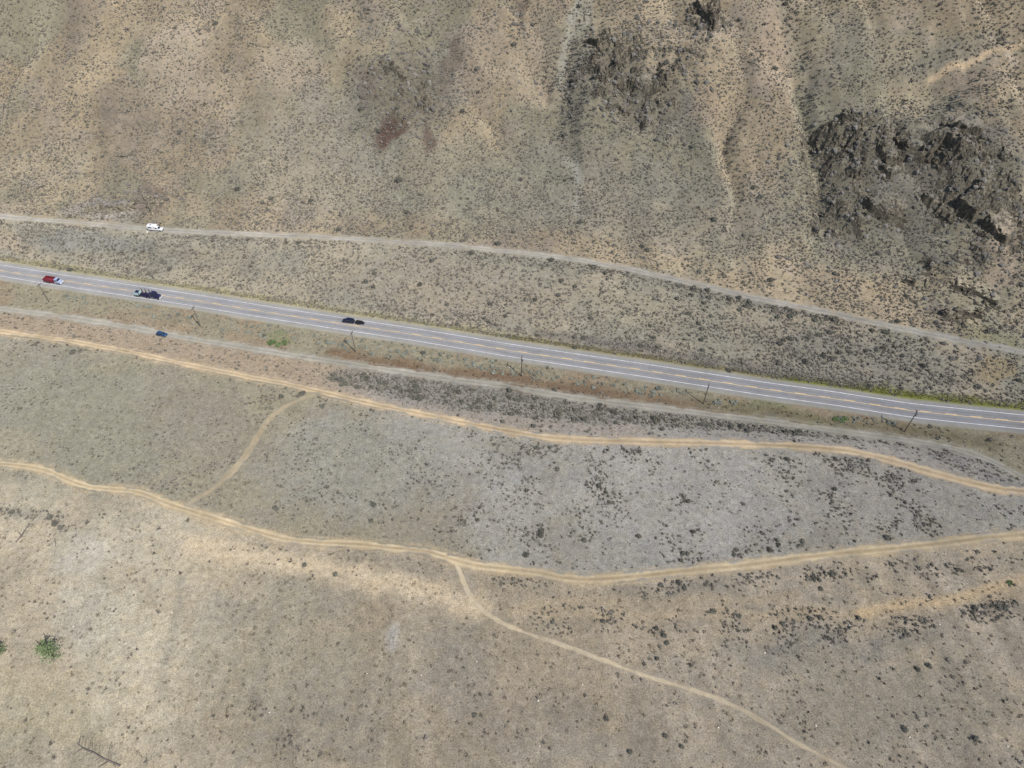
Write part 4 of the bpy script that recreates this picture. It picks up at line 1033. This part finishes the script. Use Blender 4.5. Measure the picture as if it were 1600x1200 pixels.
# ---------------------------------------------------------------- utility poles
PLAB = ['leftmost utility pole, beside the red truck', 'second utility pole from the left, below the logging truck', 'third utility pole from the left, below the navy vehicle',
        'fourth utility pole from the left, near the picture centre', 'second utility pole from the right, beside the brown weeds', 'rightmost utility pole, its top crossing the highway lines']
HA = [10.0, 10.9, 10.9, 10.9, 10.9, 11.6]
def make_pole(i, x, y):
    h = HA[i]; root = empty('utility_pole', (x, y, z1(x, y)), R(-12))
    tag(root, PLAB[i], 'utility pole', 'utility poles along the highway')
    m = MB(); m.tube((0, 0, -.5), (0, 0, h), .21, .14, 10)
    m.build('pole', M['pole_pale'] if i in (0, 1, 2) else M['pole'], root)
    arm = MB().box(-.10, .10, -1.3, 1.3, h - .75, h - .55).build('crossarm', M['pole'], root, .015)
    for k, yy in enumerate((-1.15, -.55, 1.15)):
        q = MB(); q.tube((0, yy, h - .55), (0, yy, h - .48), .025); q.tube((0, yy, h - .48), (0, yy, h - .32), .075, .05)
        q.build('insulator', M['ceramic'], root)
    for s in (-1, 1):
        MB().tube((.12, s * .05, h - 1.5), (.12, s * .9, h - .75), .02, None, 5).build('brace', M['steel'], root)
    if i in (3, 5):
        tf = MB(); tf.tube((.38, 0, h - 2.6), (.38, 0, h - 1.7), .24, .24, 12); tf.build('transformer', M['steel'], root)
for i, (x, y) in enumerate(POLES): make_pole(i, x, y)

# ---------------------------------------------------------------- vehicles
def heading(tr, x):
    a = line_y(tr, np.array([x - 3.0, x + 3.0])); return math.atan2(a[1] - a[0], 6.0)
def wheel(root, x, y, r, w=.24):
    t = MB(); t.tube((x, y - w / 2, r), (x, y + w / 2, r), r, None, 16)
    o = t.build('wheel', M['tyre'], root)
    sg = 1 if y > 0 else -1
    q = MB(); q.tube((x, y + sg * w * .35, r), (x, y + sg * (w / 2 + .012), r), r * .6, None, 12); q.build('rim', M['rim'], o)
def lamps(root, x, ys, z, name, mat, s=.16):
    for yy in ys: MB().box(x - .05, x + .05, yy - s, yy + s, z - .09, z + .09).build(name, mat, root, .02)
def glass(root, pts, name='window'):
    m = MB(); m.add(pts, [(0, 1, 2, 3)]); 
    me = m.mesh(name, M['glass']); o = link(name, me, root)
    return o

def car_body(root, prof, w, paint, cabin, cw):
    """lower body and greenhouse from side profiles, front towards +x"""
    MB().prism(prof, -w / 2, w / 2).build('body', paint, root, .07)
    MB().prism(cabin, -cw / 2, cw / 2, .16, min(z for x, z in cabin)).build('roof', paint, root, .05)
def greenhouse(root, x0, x1, x2, x3, z0, z1_, w, wt):
    """glass round a cabin: x0 rear foot, x1 rear top, x2 front top, x3 front foot"""
    e = .012
    glass(root, [(x3 + e, -w / 2 + .12, z0 + .04), (x3 + e, w / 2 - .12, z0 + .04), (x2 + e + .06, wt / 2 - .08, z1_ - .06), (x2 + e + .06, -wt / 2 + .08, z1_ - .06)], 'windshield')
    glass(root, [(x0 - e, w / 2 - .12, z0 + .06), (x0 - e, -w / 2 + .12, z0 + .06), (x1 - e - .03, -wt / 2 + .1, z1_ - .1), (x1 - e - .03, wt / 2 - .1, z1_ - .1)], 'rear_window')
    mid = (x0 + x3) / 2 - .05
    for s in (-1, 1):
        for a, b, c, d in ((x0 + .25, mid - .06, x1 + .2, mid - .06), (mid + .06, x3 - .35, mid + .06, x2 - .12)):
            f = lambda z: (w + (wt - w) * (z - z0) / (z1_ - z0)) / 2 + e
            za, zb = z0 + .08, z1_ - .12
            P = [(a, s * f(za), za), (b, s * f(za), za), (d, s * f(zb), zb), (c, s * f(zb), zb)]
            glass(root, P if s < 0 else P[::-1], 'side_window')

def suv(loc, rz, paint, label, cat, L=4.7, W=1.9, H=1.72):
    root = empty('car', loc, rz); tag(root, label, cat)
    h = L / 2
    prof = [(-h, .35), (h - .1, .32), (h, .55), (h - .05, .85), (h - 1.15, 1.02), (-h + .05, 1.05), (-h, .9)]
    z0 = 1.0
    cab = [(-h + .1, z0), (h - 1.1, z0), (h - 1.85, H), (-h + .45, H)]
    MB().prism(prof, -W / 2, W / 2).build('body', paint, root, .08)
    MB().prism(cab, -W / 2 + .06, W / 2 - .06, .2, z0).build('cabin', paint, root, .05)
    greenhouse(root, -h + .1, -h + .45, h - 1.85, h - 1.1, z0, H, W - .12, W - .5)
    for x in (-h + .85, h - .9):
        for y in (-W / 2 + .1, W / 2 - .1): wheel(root, x, y, .36)
    lamps(root, h - .06, (-W / 2 + .3, W / 2 - .3), .74, 'headlight', M['lamp'])
    lamps(root, -h + .02, (-W / 2 + .2, W / 2 - .2), .85, 'tail_light', M['lampred'], .1)
    MB().box(-h + .9, h - 2.2, -.62, -.56, H + .02, H + .08).box(-h + .9, h - 2.2, .56, .62, H + .02, H + .08).build('roof_rack', M['black'], root)
    return root

# blue car on the frontage track
x, y = VEH[3]
suv((x, y, z1(x, y) + .05), heading(FRONTAGE, x), M['blue'], 'blue car with a bright front on the grey frontage track', 'car', 4.6, 1.85, 1.6)

# navy vehicle heading left in the far lane, small trailer behind it
x, y = VEH[2]; rz = heading(HIGHWAY, x) + math.pi
ux, uy = math.cos(rz), math.sin(rz)
sx, sy = x + ux * 1.7, y + uy * 1.7
suv((sx, sy, 1.06), rz, M['navy'], 'dark navy car towing a small trailer in the far highway lane', 'car', 5.1, 2.0, 1.85)
tx, ty = x - ux * 3.0, y - uy * 3.0
root = empty('trailer', (tx, ty, 1.06), rz); tag(root, 'small dark open trailer hitched behind the navy car', 'trailer')
MB().box(-1.4, 1.3, -.85, .85, .5, .62).build('deck', M['black'], root, .02)
for s in (-1, 1): MB().box(-1.4, 1.3, s * .85 - .04, s * .85 + .04, .62, 1.05).build('side_panel', M['black'], root, .01)
MB().box(1.26, 1.34, -.8, .8, .62, 1.1).build('front_panel', M['black'], root, .01)
m = MB(); m.tube((1.3, -.6, .5), (2.3, 0, .48), .05); m.tube((1.3, .6, .5), (2.3, 0, .48), .05); m.build('drawbar', M['black'], root)
MB().box(-2.3, -1.42, -.75, .75, .52, .58).build('ramp', M['black'], root, .01)
for s in (-1, 1):
    wheel(root, -.1, s * 1.02, .33); MB().box(-.55, .35, s * 1.02 - .14, s * 1.02 + .14, .68, .76, .15).build('mudguard', M['black'], root, .02)
lamps(root, -1.42, (-.7, .7), .56, 'tail_light', M['lampred'], .08)

# truck with red body and pale blue cab, heading right in the near lane
x, y = VEH[0]; rz = heading(HIGHWAY, x)
root = empty('truck', (x, y, 1.06), rz); tag(root, 'truck with a red cargo body and pale blue cab on the highway', 'truck')
MB().box(-4.2, 3.6, -.42, .42, .62, .85).build('chassis', M['black'], root, .02)
m = MB().box(-4.1, 1.1, -1.2, 1.2, .95, 1.1)
for s in (-1, 1): m.box(-4.1, 1.1, s * 1.2 - .06, s * 1.2 + .06, 1.1, 2.25)
m.box(-4.16, -4.04, -1.2, 1.2, 1.1, 2.1).box(1.04, 1.16, -1.2, 1.2, 1.1, 2.5).build('cargo_body', M['red'], root, .02)
for k in range(5):
    for s in (-1, 1): MB().box(-3.8 + k * 1.1, -3.66 + k * 1.1, s * 1.3 - .05, s * 1.3 + .05, .95, 2.28).build('body_rib', M['red'], root)
MB().box(-3.6, -.6, -1.05, 1.05, 1.1, 1.75, .6, .5).build('load', M['red'], root, .1)
MB().prism([(1.35, .8), (4.1, .7), (4.15, 1.3), (3.0, 1.55), (2.7, 2.5), (1.4, 2.55)], -1.1, 1.1, .14, 1.5).build('cab', M['paleblue'], root, .07)
greenhouse(root, 1.37, 1.42, 2.72, 3.0, 1.55, 2.5, 2.2, 1.95)
MB().box(4.12, 4.3, -1.15, 1.15, .5, .85).build('bumper', M['white'], root, .04)
lamps(root, 4.13, (-.85, .85), 1.0, 'headlight', M['lamp'])
for xx in (3.35, -1.9, -3.1):
    for s in (-1, 1): wheel(root, xx, s * 1.02, .5, .34)
for s in (-1, 1): MB().tube((1.9, s * .98, .75), (2.8, s * .98, .75), .26, None, 10).build('fuel_tank', M['steel'], root)

# dark logging truck: cab at right, bunk stakes on the empty deck, pale tail
x, y = VEH[1]; rz = heading(HIGHWAY, x)
root = empty('logging_truck', (x, y, 1.06), rz); tag(root, 'dark blue logging truck with upright stakes on its empty deck', 'truck')
MB().box(-6.2, 5.2, -.45, .45, .75, 1.0).build('chassis', M['black'], root, .02)
MB().box(-3.6, 1.6, -1.15, 1.15, 1.0, 1.14).build('deck', M['purple'], root, .02)
for xx in (-3.4, -1.6, .2):
    MB().box(xx - .12, xx + .12, -1.3, 1.3, 1.14, 1.4).build('bunk', M['black'], root, .02)
    for s in (-1, 1):
        MB().box(xx - .12, xx + .12, s * 1.22 - .1, s * 1.22 + .1, 1.4, 3.3, .04, .02).build('stake', M['black'], root, .01)
MB().box(-6.2, -3.9, -1.2, 1.2, 1.0, 2.1, .1, .05).build('tail_box', M['cyan'], root, .04)
MB().box(-5.9, -4.2, -.9, .9, 2.06, 2.16).build('tail_cover', M['navy'], root, .02)
MB().prism([(1.9, .8), (4.2, .8), (4.1, 2.0), (3.75, 2.95), (1.95, 3.0)], -1.2, 1.2, .12, 2.0).build('cab', M['purple'], root, .06)
MB().prism([(4.15, .75), (5.85, .75), (5.9, 1.4), (5.6, 1.75), (4.15, 1.9)], -.95, .95, .12, 1.3).build('hood', M['purple'], root, .08)
greenhouse(root, 1.93, 1.97, 3.77, 4.1, 2.0, 2.95, 2.4, 2.16)
MB().box(5.85, 6.05, -1.2, 1.2, .5, .85).build('bumper', M['white'], root, .04)
MB().box(5.88, 5.95, -.5, .5, .9, 1.55).build('grille', M['steel'], root, .02)
lamps(root, 5.85, (-.78, .78), 1.15, 'headlight', M['lamp'])
for s in (-1, 1):
    MB().tube((1.75, s * 1.0, 1.0), (1.75, s * 1.0, 3.5), .09, None, 8).build('exhaust_stack', M['steel'], root)
    MB().tube((2.1, s * 1.05, .75), (3.4, s * 1.05, .75), .3, None, 12).build('fuel_tank', M['steel'], root)
    MB().box(4.6, 5.6, s * 1.08 - .17, s * 1.08 + .17, 1.0, 1.2, .25).build('mudguard', M['purple'], root, .04)
for xx in (5.1, .6, -.75, -4.4, -5.6):
    for s in (-1, 1): wheel(root, xx, s * 1.06, .52, .36)

# white camper truck on the upper gravel track
x, y = VEH[4]; rz = heading(GRAVEL, x)
root = empty('camper_truck', (x, y, z1(x, y) + .05), rz)
tag(root, 'white pickup carrying a tall white camper on the upper gravel track', 'camper')
MB().prism([(-3.1, .5), (3.2, .42), (3.5, .8), (3.4, 1.05), (2.1, 1.22), (-3.1, 1.25)], -1.0, 1.0).build('body', M['white'], root, .08)
MB().prism([(-.1, 1.2), (2.15, 1.2), (1.45, 1.95), (0, 1.98)], -.95, .95, .18, 1.2).build('cab', M['white'], root, .06)
greenhouse(root, -.1, 0, 1.45, 2.15, 1.2, 1.95, 1.9, 1.54)
MB().prism([(-3.4, 1.3), (-.3, 1.3), (-.3, 2.1), (.75, 2.15), (.85, 2.5), (.4, 2.85), (-3.4, 2.9)], -1.12, 1.12).build('camper_shell', M['white'], root, .08)
for s in (-1, 1):
    P = [(-2.9, s * 1.135, 1.75), (-1.2, s * 1.135, 1.75), (-1.2, s * 1.135, 2.35), (-2.9, s * 1.135, 2.35)]
    glass(root, P if s < 0 else P[::-1], 'camper_window')
    MB().box(-3.0, 3.1, s * 1.0 - .03, s * 1.0 + .03, .62, .74).build('trim_strip', M['black'], root)
MB().box(-2.2, -1.5, -.35, .35, 2.88, 3.0).build('roof_vent', M['steel'], root, .02)
MB().box(3.42, 3.58, -.98, .98, .45, .7).build('bumper', M['steel'], root, .03)
lamps(root, 3.42, (-.72, .72), .9, 'headlight', M['lamp'])
lamps(root, -3.1, (-.85, .85), 1.0, 'tail_light', M['lampred'], .08)
for xx in (-1.9, 2.25):
    for s in (-1, 1): wheel(root, xx, s * .93, .42, .28)
